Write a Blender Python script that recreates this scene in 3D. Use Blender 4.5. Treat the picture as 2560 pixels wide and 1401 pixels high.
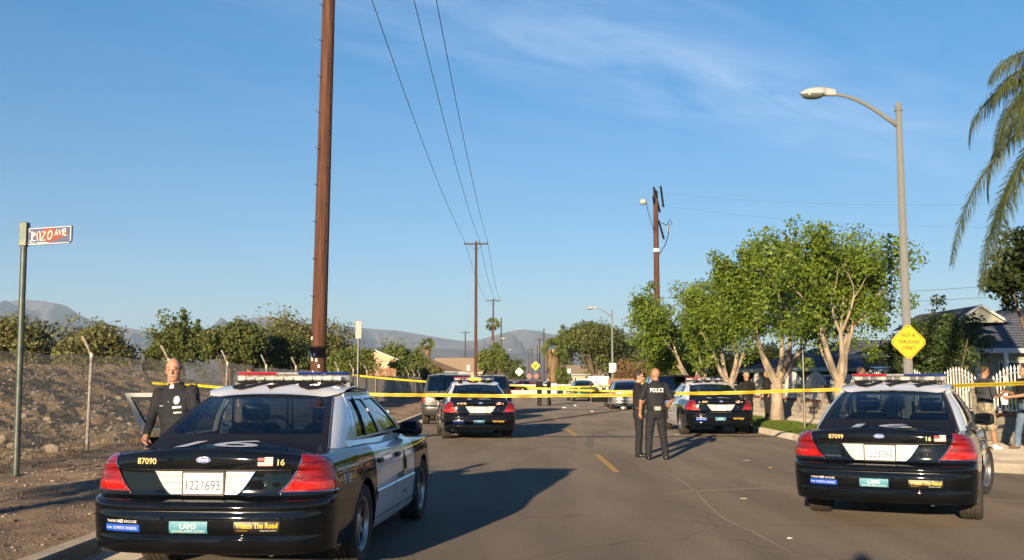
import bpy, math, random
import numpy as np
from mathutils import Vector, Matrix, noise
R = math.radians
SC = bpy.context.scene
COL = SC.collection
for o in list(bpy.data.objects): bpy.data.objects.remove(o)
# ------------------------------------------------------------------ camera, sky, sun, exposure
EYE = 1.58                      # camera height above the road
PITCH = math.atan((950 - 700.5) / 2560)
cd = bpy.data.cameras.new('camera'); cam = bpy.data.objects.new('camera', cd); COL.objects.link(cam)
cd.sensor_width = 36; cd.lens = 36; cd.clip_start = 0.05; cd.clip_end = 40000
cam.location = (0, 0, EYE); cam.rotation_euler = (math.pi/2 + PITCH, 0, 0)
SC.camera = cam
SUN_EL, SUN_AZ = R(10.6), R(18.0)        # light travels towards (sin AZ, cos AZ)
W = bpy.data.worlds.new('World'); SC.world = W; W.use_nodes = True
SKY_TINT = [(0, (.56, .72, .99)), (1, (.01, .52, .97)), (.17, (.31, .68, .97)), (.33, (.045, .69, 1.07))]
HAZE = 9.5e-5                  # density of the air box
SUN_STRENGTH, SUN_COL, SKY_STRENGTH = 5.0, (1, .76, .48), .0595
SC.view_settings.view_transform = 'Standard'; SC.view_settings.look = 'None'
SC.view_settings.exposure = 1.34; SC.view_settings.gamma = 1
SC.view_settings.use_curve_mapping = False
SC.cycles.use_denoising = True
SC.cycles.max_bounces = 8; SC.cycles.transparent_max_bounces = 24; SC.cycles.volume_bounces = 1
SC.cycles.sample_clamp_indirect = 6
sl = bpy.data.lights.new('sun', 'SUN'); so = bpy.data.objects.new('sun', sl); COL.objects.link(so)
sl.energy = SUN_STRENGTH; sl.angle = R(.53); sl.color = SUN_COL
so.rotation_euler = Vector((math.sin(SUN_AZ)*math.cos(SUN_EL), math.cos(SUN_AZ)*math.cos(SUN_EL), -math.sin(SUN_EL))).to_track_quat('-Z', 'Y').to_euler()
so.location = (-20, -60, 14)

def ray(px, py):
    d = Vector((0, math.cos(PITCH), math.sin(PITCH))); u = Vector((0, -math.sin(PITCH), math.cos(PITCH)))
    return d + Vector((1, 0, 0))*((px-1280)/2560) - u*((py-700.5)/2560)
def at(px, py, Y):               # a point of the photograph placed at its real distance Y
    d = ray(px, py); return Vector((0, 0, EYE)) + d*(Y/d.y)
def build_world():
    nt = W.node_tree; N = nt.nodes; L = nt.links
    for n in list(N): N.remove(n)
    out = N.new('ShaderNodeOutputWorld'); bg = N.new('ShaderNodeBackground'); bg.inputs[1].default_value = SKY_STRENGTH
    sky = N.new('ShaderNodeTexSky'); sky.sky_type = 'NISHITA'; sky.sun_disc = False
    sky.sun_elevation = SUN_EL; sky.sun_rotation = R(180) + SUN_AZ
    sky.air_density = 1.0; sky.dust_density = .06; sky.ozone_density = 2.2; sky.altitude = 200
    tc = N.new('ShaderNodeTexCoord'); sep = N.new('ShaderNodeSeparateXYZ'); L.new(tc.outputs['Generated'], sep.inputs[0])
    def m(op, a, b=None):
        n = N.new('ShaderNodeMath'); n.operation = op
        for i, v in enumerate((a, b)):
            if v is None: continue
            if isinstance(v, (int, float)): n.inputs[i].default_value = v
            else: L.new(v, n.inputs[i])
        return n.outputs[0]
    z = m('MAXIMUM', sep.outputs[2], .02)
    X = m('DIVIDE', sep.outputs[0], z); Y = m('DIVIDE', sep.outputs[1], z)
    def pl(px, py):
        d = ray(px, py); return Vector((d.x/d.z, d.y/d.z))
    A, B = pl(1180, 0), pl(2150, 330); d = (B-A).normalized()
    along = m('ADD', m('MULTIPLY', X, d.x), m('MULTIPLY', Y, d.y)); across = m('SUBTRACT', m('MULTIPLY', X, -d.y), m('MULTIPLY', Y, -d.x))
    a0 = A.x*d.x + A.y*d.y; c0 = -A.x*d.y + A.y*d.x
    cmb = N.new('ShaderNodeCombineXYZ'); L.new(m('MULTIPLY', along, .55), cmb.inputs[0]); L.new(m('MULTIPLY', across, 1.5), cmb.inputs[1])
    nz = N.new('ShaderNodeTexNoise'); nz.inputs['Scale'].default_value = 2.6; nz.inputs['Detail'].default_value = 7; nz.inputs['Roughness'].default_value = .62; nz.inputs['Distortion'].default_value = .9
    L.new(cmb.outputs[0], nz.inputs['Vector'])
    n2 = N.new('ShaderNodeTexNoise'); n2.inputs['Scale'].default_value = .8; n2.inputs['Detail'].default_value = 3
    L.new(cmb.outputs[0], n2.inputs['Vector'])
    wob = m('MULTIPLY', m('SUBTRACT', n2.outputs[0], .5), 1.1)
    dist = m('ABSOLUTE', m('ADD', m('SUBTRACT', across, c0), wob))
    band = m('MAXIMUM', m('SUBTRACT', 1, m('DIVIDE', dist, .62)), 0)
    wide = m('MAXIMUM', m('SUBTRACT', 1, m('DIVIDE', dist, 4.2)), 0)
    end = m('MINIMUM', m('MAXIMUM', m('SUBTRACT', 1, m('DIVIDE', m('ABSOLUTE', m('SUBTRACT', along, a0+1.2)), 3.0)), 0), 1)
    dens = m('ADD', m('MULTIPLY', band, .85), m('MULTIPLY', wide, .24))
    thr = m('MAXIMUM', m('SUBTRACT', m('MULTIPLY', nz.outputs[0], 1.7), .42), 0)
    msk = m('MINIMUM', m('MULTIPLY', m('MULTIPLY', dens, thr), m('MULTIPLY', end, .5)), .6)
    lp = m('MINIMUM', m('MAXIMUM', m('MULTIPLY', sep.outputs[2], 9), 0), 1)
    msk = m('MULTIPLY', msk, lp)
    # white balance of the clear sky, the same in every direction
    cr = N.new('ShaderNodeValToRGB'); L.new(sep.outputs[2], cr.inputs[0]); el = cr.color_ramp.elements
    for i, (p_, c_) in enumerate(SKY_TINT):
        e = el[i] if i < 2 else el.new(p_)
        e.position = p_; e.color = (*c_, 1)
    tin = N.new('ShaderNodeMixRGB'); tin.blend_type = 'MULTIPLY'; tin.inputs[0].default_value = 1; L.new(sky.outputs[0], tin.inputs[1]); L.new(cr.outputs[0], tin.inputs[2])
    mix = N.new('ShaderNodeMixRGB'); mix.inputs[2].default_value = (6.2, 6.9, 8.2, 1)
    L.new(msk, mix.inputs[0]); L.new(tin.outputs[0], mix.inputs[1]); L.new(mix.outputs[0], bg.inputs[0]); L.new(bg.outputs[0], out.inputs[0])
build_world()
# ------------------------------------------------------------------ helpers
rnd = random.Random(7)
def setp(o, label=None, cat=None, group=None, kind=None):
    if label: o['label'] = label
    if cat: o['category'] = cat
    if group: o['group'] = group
    if kind: o['kind'] = kind
    return o
def thing(name, label, cat, loc=(0, 0, 0), rz=0, group=None):
    o = bpy.data.objects.new(name, None); COL.objects.link(o); o.empty_display_size = .2
    o.location = loc; o.rotation_euler = (0, 0, rz)
    return setp(o, label, cat, group)
def mk(name, v, f, mats, parent=None, smooth=None, loc=None, mi=None):
    me = bpy.data.meshes.new(name)
    if isinstance(v, np.ndarray): v = v.tolist()
    if isinstance(f, np.ndarray): f = f.tolist()
    me.from_pydata(v, [], f)
    if not isinstance(mats, (list, tuple)): mats = [mats]
    for m_ in mats: me.materials.append(M[m_] if isinstance(m_, str) else m_)
    if mi is not None: me.polygons.foreach_set('material_index', np.asarray(mi, dtype=np.int32))
    if smooth is not None:
        me.polygons.foreach_set('use_smooth', np.ones(len(me.polygons), dtype=bool))
        if smooth < 179: me.set_sharp_from_angle(angle=R(smooth))
    me.update()
    o = bpy.data.objects.new(name, me); COL.objects.link(o)
    if parent: o.parent = parent
    if loc is not None: o.location = loc
    return o
def inst(o, parent=None, loc=None, rz=None, name=None):     # linked copy of a mesh object
    c = bpy.data.objects.new(name or o.name.split('.')[0], o.data); COL.objects.link(c)
    c.parent = parent
    if loc is not None: c.location = loc
    if rz is not None: c.rotation_euler = (0, 0, rz)
    return c
def copy_tree(o, parent=None, skip=()):
    c = o.copy(); COL.objects.link(c); c.parent = parent
    for ch in o.children:
        if ch.name.split('.')[0] in skip: continue
        copy_tree(ch, c, skip)
    return c
def J(*parts):
    V_, F_ = [], []
    for v, f in parts:
        n = len(V_); V_ += [tuple(p) for p in v]; F_ += [tuple(i+n for i in q) for q in f]
    return V_, F_
def T(vf, loc=(0, 0, 0), rz=0, rx=0, ry=0, s=1):
    m_ = Matrix.Translation(loc) @ Matrix.Rotation(rz, 4, 'Z') @ Matrix.Rotation(ry, 4, 'Y') @ Matrix.Rotation(rx, 4, 'X')
    return [tuple(m_ @ (Vector(p)*s)) for p in vf[0]], vf[1]
def box(x0, x1, y0, y1, z0, z1):
    v = [(x, y, z) for x in (x0, x1) for y in (y0, y1) for z in (z0, z1)]
    return v, [(0, 1, 3, 2), (4, 6, 7, 5), (0, 4, 5, 1), (2, 3, 7, 6), (0, 2, 6, 4), (1, 5, 7, 3)]
def rbox(x0, x1, y0, y1, z0, z1, b=.01):     # box with chamfered vertical and top edges
    def ring(i, z): return [(x0+i+b, y0+i, z), (x1-i-b, y0+i, z), (x1-i, y0+i+b, z), (x1-i, y1-i-b, z), (x1-i-b, y1-i, z), (x0+i+b, y1-i, z), (x0+i, y1-i-b, z), (x0+i, y0+i+b, z)]
    v = ring(b, z0) + ring(0, z0+b) + ring(0, z1-b) + ring(b, z1); f = []
    for k in range(3):
        for i in range(8):
            j = (i+1) % 8; f.append((k*8+i, k*8+j, k*8+8+j, k*8+8+i))
    f.append(tuple(range(7, -1, -1))); f.append(tuple(range(24, 32)))
    return v, f
def tube(pts, rad, n=8, cap=True):
    pts = [Vector(p) for p in pts]; m_ = len(pts)
    if not isinstance(rad, (list, tuple)): rad = [rad]*m_
    v, f = [], []; prev = None
    for i, p in enumerate(pts):
        t = (pts[min(i+1, m_-1)] - pts[max(i-1, 0)])
        if t.length < 1e-9: t = Vector((0, 0, 1))
        t.normalize()
        if prev is None: a = t.orthogonal().normalized()
        else:
            a = prev - t*prev.dot(t)
            a = a.normalized() if a.length > 1e-6 else t.orthogonal().normalized()
        prev = a; b = t.cross(a)
        for k in range(n):
            w = 2*math.pi*k/n; v.append(tuple(p + (a*math.cos(w) + b*math.sin(w))*rad[i]))
    for i in range(m_-1):
        for k in range(n):
            j = (k+1) % n; f.append((i*n+k, i*n+j, i*n+n+j, i*n+n+k))
    if cap: f.append(tuple(range(n-1, -1, -1))); f.append(tuple(range((m_-1)*n, m_*n)))
    return v, f
def lathe(prof, n=24, axis='z'):             # profile of (radius, height)
    v, f = [], []
    for r, h in prof:
        for k in range(n):
            w = 2*math.pi*k/n; c, s = r*math.cos(w), r*math.sin(w)
            v.append((c, s, h) if axis == 'z' else (h, c, s))
    for i in range(len(prof)-1):
        for k in range(n):
            j = (k+1) % n; f.append((i*n+k, i*n+j, i*n+n+j, i*n+n+k))
    return v, f
def ell(c, r, n=12, m_=8):
    v, f = [], []
    for i in range(m_+1):
        t = math.pi*i/m_
        for k in range(n):
            w = 2*math.pi*k/n
            v.append((c[0]+r[0]*math.sin(t)*math.cos(w), c[1]+r[1]*math.sin(t)*math.sin(w), c[2]-r[2]*math.cos(t)))
    for i in range(m_):
        for k in range(n):
            j = (k+1) % n; f.append((i*n+k, i*n+j, i*n+n+j, i*n+n+k))
    return v, f
def prism(poly, y0, y1, plane='xz'):         # polygon extruded
    n = len(poly)
    if plane == 'xz': v = [(a, y0, b) for a, b in poly] + [(a, y1, b) for a, b in poly]
    elif plane == 'yz': v = [(y0, a, b) for a, b in poly] + [(y1, a, b) for a, b in poly]
    else: v = [(a, b, y0) for a, b in poly] + [(a, b, y1) for a, b in poly]
    f = [tuple(range(n)), tuple(range(2*n-1, n-1, -1))]
    for i in range(n):
        j = (i+1) % n; f.append((i, i+n, j+n, j))
    return v, f
def grid(nu, nv, fn):
    v = [tuple(fn(i/nu, j/nv)) for i in range(nu+1) for j in range(nv+1)]
    f = [(i*(nv+1)+j, (i+1)*(nv+1)+j, (i+1)*(nv+1)+j+1, i*(nv+1)+j+1) for i in range(nu) for j in range(nv)]
    return v, f
def disc(c, r, n=16, axis='y', rz=1.0):
    v = [c]
    for k in range(n):
        w = 2*math.pi*k/n; a, b = r*math.cos(w), r*rz*math.sin(w)
        v.append((c[0]+a, c[1], c[2]+b) if axis == 'y' else ((c[0], c[1]+a, c[2]+b) if axis == 'x' else (c[0]+a, c[1]+b, c[2])))
    return v, [(0, 1+k, 1+(k+1) % n) for k in range(n)]
def sm(xs, ys):                              # smooth 1-d interpolation through points
    xs = np.array(xs, float); ys = np.array(ys, float); d = np.gradient(ys, xs)
    s = np.diff(ys)/np.diff(xs)
    for i in range(len(s)):
        if abs(s[i]) < 1e-9: d[i] = d[i+1] = 0
    for i in range(1, len(s)):
        if s[i-1]*s[i] <= 0: d[i] = 0
    def fn(x):
        x = min(max(x, xs[0]), xs[-1]); i = min(int(np.searchsorted(xs, x, 'right'))-1, len(xs)-2)
        h = xs[i+1]-xs[i]; t = (x-xs[i])/h
        return float((2*t**3-3*t*t+1)*ys[i] + (t**3-2*t*t+t)*h*d[i] + (-2*t**3+3*t*t)*ys[i+1] + (t**3-t*t)*h*d[i+1])
    return fn
# text: every string the scene needs is turned into a flat mesh once
TXT = {}
def preload(strings):
    obs = []
    for s, bold in strings:
        c = bpy.data.curves.new('t', 'FONT'); c.body = s; c.size = 1; c.offset = bold; c.resolution_u = 3
        c.align_x = 'CENTER'; c.align_y = 'CENTER'
        o = bpy.data.objects.new('t', c); COL.objects.link(o); obs.append((s, bold, o))
    bpy.context.view_layer.update(); dg = bpy.context.evaluated_depsgraph_get()
    for s, bold, o in obs:
        me = o.evaluated_get(dg).to_mesh()
        v = np.array([p.co[:2] for p in me.vertices]); f = [tuple(p.vertices) for p in me.polygons]
        lo, hi = v.min(0), v.max(0); v = (v - (lo+hi)/2)/(hi-lo)      # unit box, centred
        TXT[s] = (v, f, (hi-lo)[0]/(hi-lo)[1]); o.evaluated_get(dg).to_mesh_clear()
    for s, b, o in obs:
        c = o.data; bpy.data.objects.remove(o); bpy.data.curves.remove(c)
def fine(v, f, n):                           # split long edges so print can follow a curved panel
    for _ in range(n):
        v = [tuple(p) for p in v]; e = {}; g = []
        def mid(a, b):
            k = (min(a, b), max(a, b))
            if k not in e: e[k] = len(v); v.append(tuple((np.array(v[a])+np.array(v[b]))/2))
            return e[k]
        for q in f:
            for i in range(1, len(q)-1):
                a, b, c = q[0], q[i], q[i+1]; ab, bc, ca = mid(a, b), mid(b, c), mid(c, a)
                g += [(a, ab, ca), (ab, b, bc), (ca, bc, c), (ab, bc, ca)]
        f = g
    return v, f
def decal(name, s, w, h, fn, mat_, parent, sub=0):   # fn(a, b) -> 3-d point for print coordinates
    v, f, _ = TXT[s]
    if sub: v, f = fine(v, f, sub)
    return mk(name, [tuple(fn(p[0]*w, p[1]*h)) for p in v], f, mat_, parent)
# ------------------------------------------------------------------ materials
M = {}
def mat(name, col, rough=.6, metal=0., col2=None, scale=4., bump=0., bscale=60., coat=0., detail=4., spec=.5, ramp=(.35, .65), stretch=None, col3=None, scale3=1., trans=0., dr=0.):
    m_ = bpy.data.materials.new(name); m_.use_nodes = True; nt = m_.node_tree; N = nt.nodes; L = nt.links
    b = N['Principled BSDF']; b.inputs['Roughness'].default_value = rough; b.inputs['Metallic'].default_value = metal
    b.inputs['Base Color'].default_value = (*col, 1); b.inputs['Coat Weight'].default_value = coat; b.inputs['Coat Roughness'].default_value = .03
    b.inputs['Specular IOR Level'].default_value = spec; b.inputs['Diffuse Roughness'].default_value = dr
    tc = N.new('ShaderNodeTexCoord'); vec = tc.outputs['Object']
    if stretch:
        mp = N.new('ShaderNodeMapping'); mp.inputs['Scale'].default_value = stretch; L.new(vec, mp.inputs[0]); vec = mp.outputs[0]
    colout = None
    if col2:
        nz = N.new('ShaderNodeTexNoise'); nz.inputs['Scale'].default_value = scale; nz.inputs['Detail'].default_value = detail; nz.inputs['Roughness'].default_value = .6
        L.new(vec, nz.inputs['Vector']); cr = N.new('ShaderNodeValToRGB'); L.new(nz.outputs[0], cr.inputs[0])
        cr.color_ramp.elements[0].position, cr.color_ramp.elements[1].position = ramp
        cr.color_ramp.elements[0].color = (*col, 1); cr.color_ramp.elements[1].color = (*col2, 1); colout = cr.outputs[0]
        if col3:
            n3 = N.new('ShaderNodeTexNoise'); n3.inputs['Scale'].default_value = scale3; n3.inputs['Detail'].default_value = 5
            L.new(vec, n3.inputs['Vector']); r3 = N.new('ShaderNodeValToRGB'); L.new(n3.outputs[0], r3.inputs[0])
            r3.color_ramp.elements[0].position, r3.color_ramp.elements[1].position = .48, .66
            mx = N.new('ShaderNodeMixRGB'); L.new(r3.outputs[0], mx.inputs[0]); L.new(colout, mx.inputs[1]); mx.inputs[2].default_value = (*col3, 1); colout = mx.outputs[0]
        L.new(colout, b.inputs['Base Color'])
    if bump:
        nb = N.new('ShaderNodeTexNoise'); nb.inputs['Scale'].default_value = bscale; nb.inputs['Detail'].default_value = 5
        L.new(vec, nb.inputs['Vector']); bp = N.new('ShaderNodeBump'); bp.inputs['Strength'].default_value = bump; bp.inputs['Distance'].default_value = .02
        L.new(nb.outputs[0], bp.inputs['Height']); L.new(bp.outputs[0], b.inputs['Normal'])
    M[name] = m_; return m_
def leafmat(name, c1, c2, trans=.35, scale=1.2, rough=.5):
    m_ = bpy.data.materials.new(name); m_.use_nodes = True; nt = m_.node_tree; N = nt.nodes; L = nt.links
    b = N['Principled BSDF']; b.inputs['Roughness'].default_value = rough; out = N['Material Output']; b.inputs['Specular IOR Level'].default_value = .3
    tc = N.new('ShaderNodeTexCoord'); n1 = N.new('ShaderNodeTexNoise'); n1.inputs['Scale'].default_value = scale; n1.inputs['Detail'].default_value = 6; n1.inputs['Roughness'].default_value = .8
    L.new(tc.outputs['Object'], n1.inputs['Vector']); cr = N.new('ShaderNodeValToRGB'); L.new(n1.outputs[0], cr.inputs[0])
    cr.color_ramp.elements[0].position, cr.color_ramp.elements[1].position = .36, .64
    cr.color_ramp.elements[0].color = (*c1, 1); cr.color_ramp.elements[1].color = (*c2, 1)
    L.new(cr.outputs[0], b.inputs['Base Color'])
    tr = N.new('ShaderNodeBsdfTranslucent'); L.new(cr.outputs[0], tr.inputs[0]); mx = N.new('ShaderNodeMixShader'); mx.inputs[0].default_value = trans
    L.new(b.outputs[0], mx.inputs[1]); L.new(tr.outputs[0], mx.inputs[2]); L.new(mx.outputs[0], out.inputs[0])
    M[name] = m_
def glassmat(name, tint, refl=.06, rough=.02):
    m_ = bpy.data.materials.new(name); m_.use_nodes = True; nt = m_.node_tree; N = nt.nodes; L = nt.links
    N.remove(N['Principled BSDF']); out = N['Material Output']
    t = N.new('ShaderNodeBsdfTransparent'); t.inputs[0].default_value = (*tint, 1)
    g = N.new('ShaderNodeBsdfGlossy'); g.inputs['Roughness'].default_value = rough; g.inputs[0].default_value = (1, 1, 1, 1)
    fr = N.new('ShaderNodeFresnel'); fr.inputs[0].default_value = 1.5
    ad = N.new('ShaderNodeMath'); ad.inputs[1].default_value = refl; L.new(fr.outputs[0], ad.inputs[0])
    mx = N.new('ShaderNodeMixShader'); L.new(ad.outputs[0], mx.inputs[0]); L.new(t.outputs[0], mx.inputs[1]); L.new(g.outputs[0], mx.inputs[2]); L.new(mx.outputs[0], out.inputs[0])
    M[name] = m_
def emitmat(name, col, s):
    m_ = mat(name, col, .3); b = m_.node_tree.nodes['Principled BSDF']; b.inputs['Emission Color'].default_value = (*col, 1); b.inputs['Emission Strength'].default_value = s
mat('black_paint', (.003, .004, .006), .05, coat=0, col2=(.006, .007, .009), scale=3)
mat('white_paint', (0.7814, 0.7920, 0.8131), .2, coat=1, col2=(0.7311, 0.7419, 0.7634), scale=2.2)
mat('black_plastic', (.012, .012, .013), .45, col2=(.02, .02, .021), scale=20)
mat('rubber', (.028, .025, .022), .85, col2=(.05, .043, .036), scale=9)
mat('trim_gasket', (.008, .008, .009), .35, col2=(.012, .012, .013), scale=10)
mat('chrome', (.75, .75, .76), .12, 1, col2=(.6, .6, .6), scale=12)
mat('alloy', (.5, .51, .53), .3, .9, col2=(.36, .36, .37), scale=8)
mat('tail_red', (0.1360, 0.0017, 0.0017), .2, coat=1, col2=(0.3060, 0.0051, 0.0043), scale=16, stretch=(0.5000, 0.5000, 2.5000), bump=.5, bscale=55)
mat('tail_red_bright', (0.3570, 0.0068, 0.0051), .12, coat=1, col2=(0.4675, 0.0170, 0.0102), scale=22)
mat('reverse_lens', (.72, .74, .72), .12, coat=1, col2=(.36, .38, .37), scale=16, stretch=(.35, 1, 7))
mat('plate_white', (.86, .86, .84), .35, col2=(.8, .8, .78), scale=20)
mat('plate_ink', (.035, .05, .1), .5, col2=(.05, .06, .12), scale=30)
mat('plate_red', (.6, .2, .15), .5, col2=(.5, .2, .15), scale=30)
mat('decal_white', (.82, .82, .82), .4, col2=(.72, .72, .72), scale=15)
mat('decal_gold', (.75, .52, .2), .4, col2=(.65, .45, .2), scale=15)
mat('decal_navy', (.02, .024, .034), .9, col2=(.028, .032, .042), scale=15, spec=.05)
mat('decal_blue', (.01, .09, .55), .4, col2=(.01, .07, .45), scale=15)
mat('decal_teal', (.03, .2, .3), .5, col2=(.08, .28, .37), scale=26)
mat('decal_yellow', (.85, .5, .01), .4, col2=(.8, .45, .01), scale=15)
mat('decal_black', (.006, .006, .007), .4, col2=(.01, .01, .01), scale=15)
mat('decal_red', (.55, .03, .03), .4, col2=(.5, .04, .04), scale=15)
mat('seat_fabric', (.05, .055, .06), .85, col2=(.075, .08, .085), scale=18, bump=.2)
mat('lens_red', (.5, .006, .012), .12, coat=1, col2=(.4, .006, .01), scale=10)
mat('lens_blue', (.006, .03, .22), .12, coat=1, col2=(.006, .025, .17), scale=10)
mat('lens_clear', (.75, .75, .72), .1, .3, coat=1, col2=(.34, .34, .33), scale=9, stretch=(1, .3, .4))
glassmat('glass_tint', (.45, .52, .5), .05)
glassmat('glass_side', (.35, .42, .43), .18)
mat('glass_mirror', (.02, .022, .025), .06, .9, col2=(.06, .065, .07), scale=4)
glassmat('glass_dark', (.06, .065, .07), .06)
emitmat('lamp_amber', (1, .42, .03), 2)
emitmat('lamp_blue', (.05, .25, 1), 3)
mat('suv_paint', (0.1190, 0.1190, 0.1155), .22, .6, coat=1, col2=(0.1050, 0.1050, 0.1015), scale=3)
mat('silver_paint', (.52, .53, .54), .25, .7, coat=1, col2=(.47, .48, .49), scale=3)
mat('green_paint', (.02, .1, .075), .25, .3, coat=1, col2=(.025, .12, .09), scale=3)
mat('red_paint', (.16, .012, .012), .25, .2, coat=1, col2=(.13, .012, .012), scale=3)
mat('van_paint', (.4, .43, .45), .3, .1, coat=.6, col2=(.34, .37, .39), scale=3)
mat('asphalt', (0.0767, 0.0651, 0.0535), .9, col2=(0.1548, 0.1342, 0.1112), scale=160, bump=.55, bscale=220, detail=6, ramp=(.3, .75), col3=(0.1064, 0.0919, 0.0762), scale3=.35, dr=1.)
mat('tyre_rubbed', (.052, .045, .038), .85, col2=(.08, .069, .058), scale=90, bump=.3, bscale=220, dr=1.)
mat('crack_seal', (.115, .1, .085), .9, col2=(.095, .083, .07), scale=40, dr=1.)
mat('road_yellow', (0.2040, 0.1275, 0.0255), .75, col2=(0.1360, 0.0935, 0.0382), scale=22, bump=.3, bscale=150, dr=1.)
mat('concrete', (.28, .255, .215), .85, col2=(.36, .33, .28), scale=2.6, bump=.25, bscale=90, col3=(.22, .2, .17), scale3=.8, dr=1.)
mat('concrete_dark', (.19, .17, .145), .9, col2=(.26, .235, .2), scale=3.5, bump=.3, bscale=80, dr=1.)
mat('block_concrete', (.2, .18, .15), .88, col2=(.28, .25, .21), scale=5, bump=.4, bscale=70, dr=1.)
mat('mortar', (.2, .18, .15), .95, col2=(.25, .225, .19), scale=20, dr=1.)
mat('grey_block', (.27, .255, .225), .9, col2=(.34, .32, .285), scale=1.3, bump=.3, bscale=30, dr=1.)
mat('brick_red', (.2, .065, .045), .85, col2=(.27, .1, .07), scale=9, bump=.3, bscale=80)
mat('dirt', (0.098, 0.070, 0.046), .95, col2=(0.178, 0.129, 0.087), scale=3.2, bump=.9, bscale=26, detail=9, col3=(0.064, 0.048, 0.034), scale3=1.1, dr=1.)
mat('gravel', (0.0819, 0.0560, 0.0338), .95, col2=(0.1997, 0.1366, 0.0847), scale=5.5, bump=1., bscale=18, detail=9, col3=(0.0530, 0.0355, 0.0227), scale3=1.6, dr=1.)
mat('rock', (0.2210, 0.1776, 0.1300), .9, col2=(0.3400, 0.2846, 0.2167), scale=7, bump=.5, bscale=25, dr=1.)
mat('rock_dark', (0.0960, 0.0720, 0.0520), .9, col2=(0.1600, 0.1224, 0.0878), scale=7, bump=.5, bscale=25, dr=1.)
mat('far_ground', (.05, .05, .03), .95, col2=(.08, .075, .045), scale=.02)
mat('lawn_soil', (.06, .08, .025), .95, col2=(.09, .11, .035), scale=6, bump=.6, bscale=60, dr=1.)
mat('mountain', (0.0938, 0.0813, 0.0750), .95, col2=(0.1875, 0.1562, 0.1375), scale=.006, detail=12, col3=(0.0625, 0.0700, 0.0562), scale3=.003)
mat('pole_wood', (.026, .011, .008), .9, col2=(.15, .062, .036), scale=2.2, stretch=(9, 9, .35), bump=1., bscale=5, detail=9, ramp=(.3, .68), col3=(.07, .03, .018), scale3=1.2)
mat('pole_wood_far', (.06, .03, .02), .9, col2=(.095, .045, .03), scale=4, stretch=(8, 8, .3))
mat('lamp_post', (0.1496, 0.1628, 0.1672), .75, col2=(0.1936, 0.2068, 0.2112), scale=30, dr=.5)
mat('lamp_white', (.4, .42, .42), .45, col2=(.33, .35, .35), scale=9)
mat('lamp_glass', (.09, .11, .085), .15, col2=(.13, .15, .12), scale=8)
mat('galvanised', (0.2160, 0.2220, 0.2160), .45, .6, col2=(0.1560, 0.1500, 0.1380), scale=9, bump=.1)
mat('rusty_pipe', (.4, .37, .33), .6, .3, col2=(.22, .14, .1), scale=9, ramp=(.5, .68))
mat('sign_green', (.05, .075, .068), .5, .4, col2=(.1, .115, .1), scale=9)
mat('wire_black', (.012, .012, .013), .6, col2=(.02, .02, .02), scale=5)
mat('sign_yellow', (0.7225, 0.4505, 0.0102), .45, col2=(0.6630, 0.4080, 0.0102), scale=6)
mat('sign_black', (.012, .012, .012), .6, col2=(.02, .02, .02), scale=9)
mat('sign_white', (.78, .78, .75), .45, col2=(.7, .7, .67), scale=9)
mat('sign_blue', (.05, .075, .17), .45, col2=(.08, .1, .2), scale=9)
mat('sign_rust', (.28, .062, .04), .8, col2=(.2, .05, .04), scale=14)
mat('sign_red', (.55, .07, .06), .5, col2=(.45, .07, .06), scale=9)
mat('sign_back', (.42, .42, .4), .45, .5, col2=(.34, .34, .32), scale=9)
mat('tape_yellow', (.62, .47, .015), .5, col2=(.52, .38, .015), scale=3)
mat('iron_white', (.8, .78, .75), .45, col2=(.7, .68, .65), scale=12)
mat('stucco_peach', (.6, .41, .27), .9, col2=(.54, .36, .24), scale=3)
mat('stucco_green', (.3, .32, .27), .9, col2=(.26, .28, .24), scale=2.5, bump=.2)
mat('stucco_tan', (.42, .35, .25), .9, col2=(.36, .3, .22), scale=3)
mat('shingle_blue', (.06, .07, .095), .9, col2=(.095, .105, .135), scale=7, bump=.4, bscale=30)
mat('shingle_brown', (.16, .105, .07), .9, col2=(.22, .15, .105), scale=5)
mat('shingle_tan', (.3, .22, .14), .9, col2=(.36, .27, .18), scale=5)
mat('fascia', (.55, .56, .55), .7, col2=(.48, .49, .48), scale=5)
mat('garage_dark', (.03, .03, .03), .8, col2=(.045, .045, .04), scale=4)
mat('window_glass', (.03, .035, .04), .05, coat=1, col2=(.04, .045, .05), scale=3)
mat('wood_fence', (.22, .11, .06), .9, col2=(.3, .17, .1), scale=6, stretch=(1, 1, .2))
mat('bark_pale', (0.2300, 0.1840, 0.1380), .9, col2=(0.4140, 0.3392, 0.2587), scale=7, stretch=(1, 1, .35), bump=1., bscale=24, col3=(0.1725, 0.1437, 0.1092), scale3=3)
mat('bark_dark', (.09, .065, .045), .9, col2=(.15, .11, .075), scale=6, stretch=(1, 1, .4), bump=.5, bscale=18)
mat('palm_thatch', (.3, .2, .1), .9, col2=(.42, .29, .16), scale=8)
leafmat('leaf_ficus', (0.0367, 0.0680, 0.0064), (0.2130, 0.3029, 0.0367), .3, 1.6)
leafmat('leaf_olive', (0.0750, 0.0830, 0.0270), (0.2063, 0.1975, 0.0663), .22, .8)
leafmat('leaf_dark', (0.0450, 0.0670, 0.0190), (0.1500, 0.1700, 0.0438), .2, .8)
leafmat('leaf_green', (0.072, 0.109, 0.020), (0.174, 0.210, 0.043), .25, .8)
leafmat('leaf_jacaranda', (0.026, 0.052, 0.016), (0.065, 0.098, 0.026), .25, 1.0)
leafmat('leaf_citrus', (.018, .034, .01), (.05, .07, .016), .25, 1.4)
leafmat('leaf_palm', (.045, .07, .022), (.13, .15, .05), .35, .9)
leafmat('leaf_dry', (.16, .1, .05), (.26, .18, .09), .2, 1)
leafmat('leaf_brown', (.13, .075, .035), (.22, .16, .07), .2, .6)
leafmat('screen_fabric', (.3, .28, .24), (.38, .36, .31), .62, .7, .9)
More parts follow.
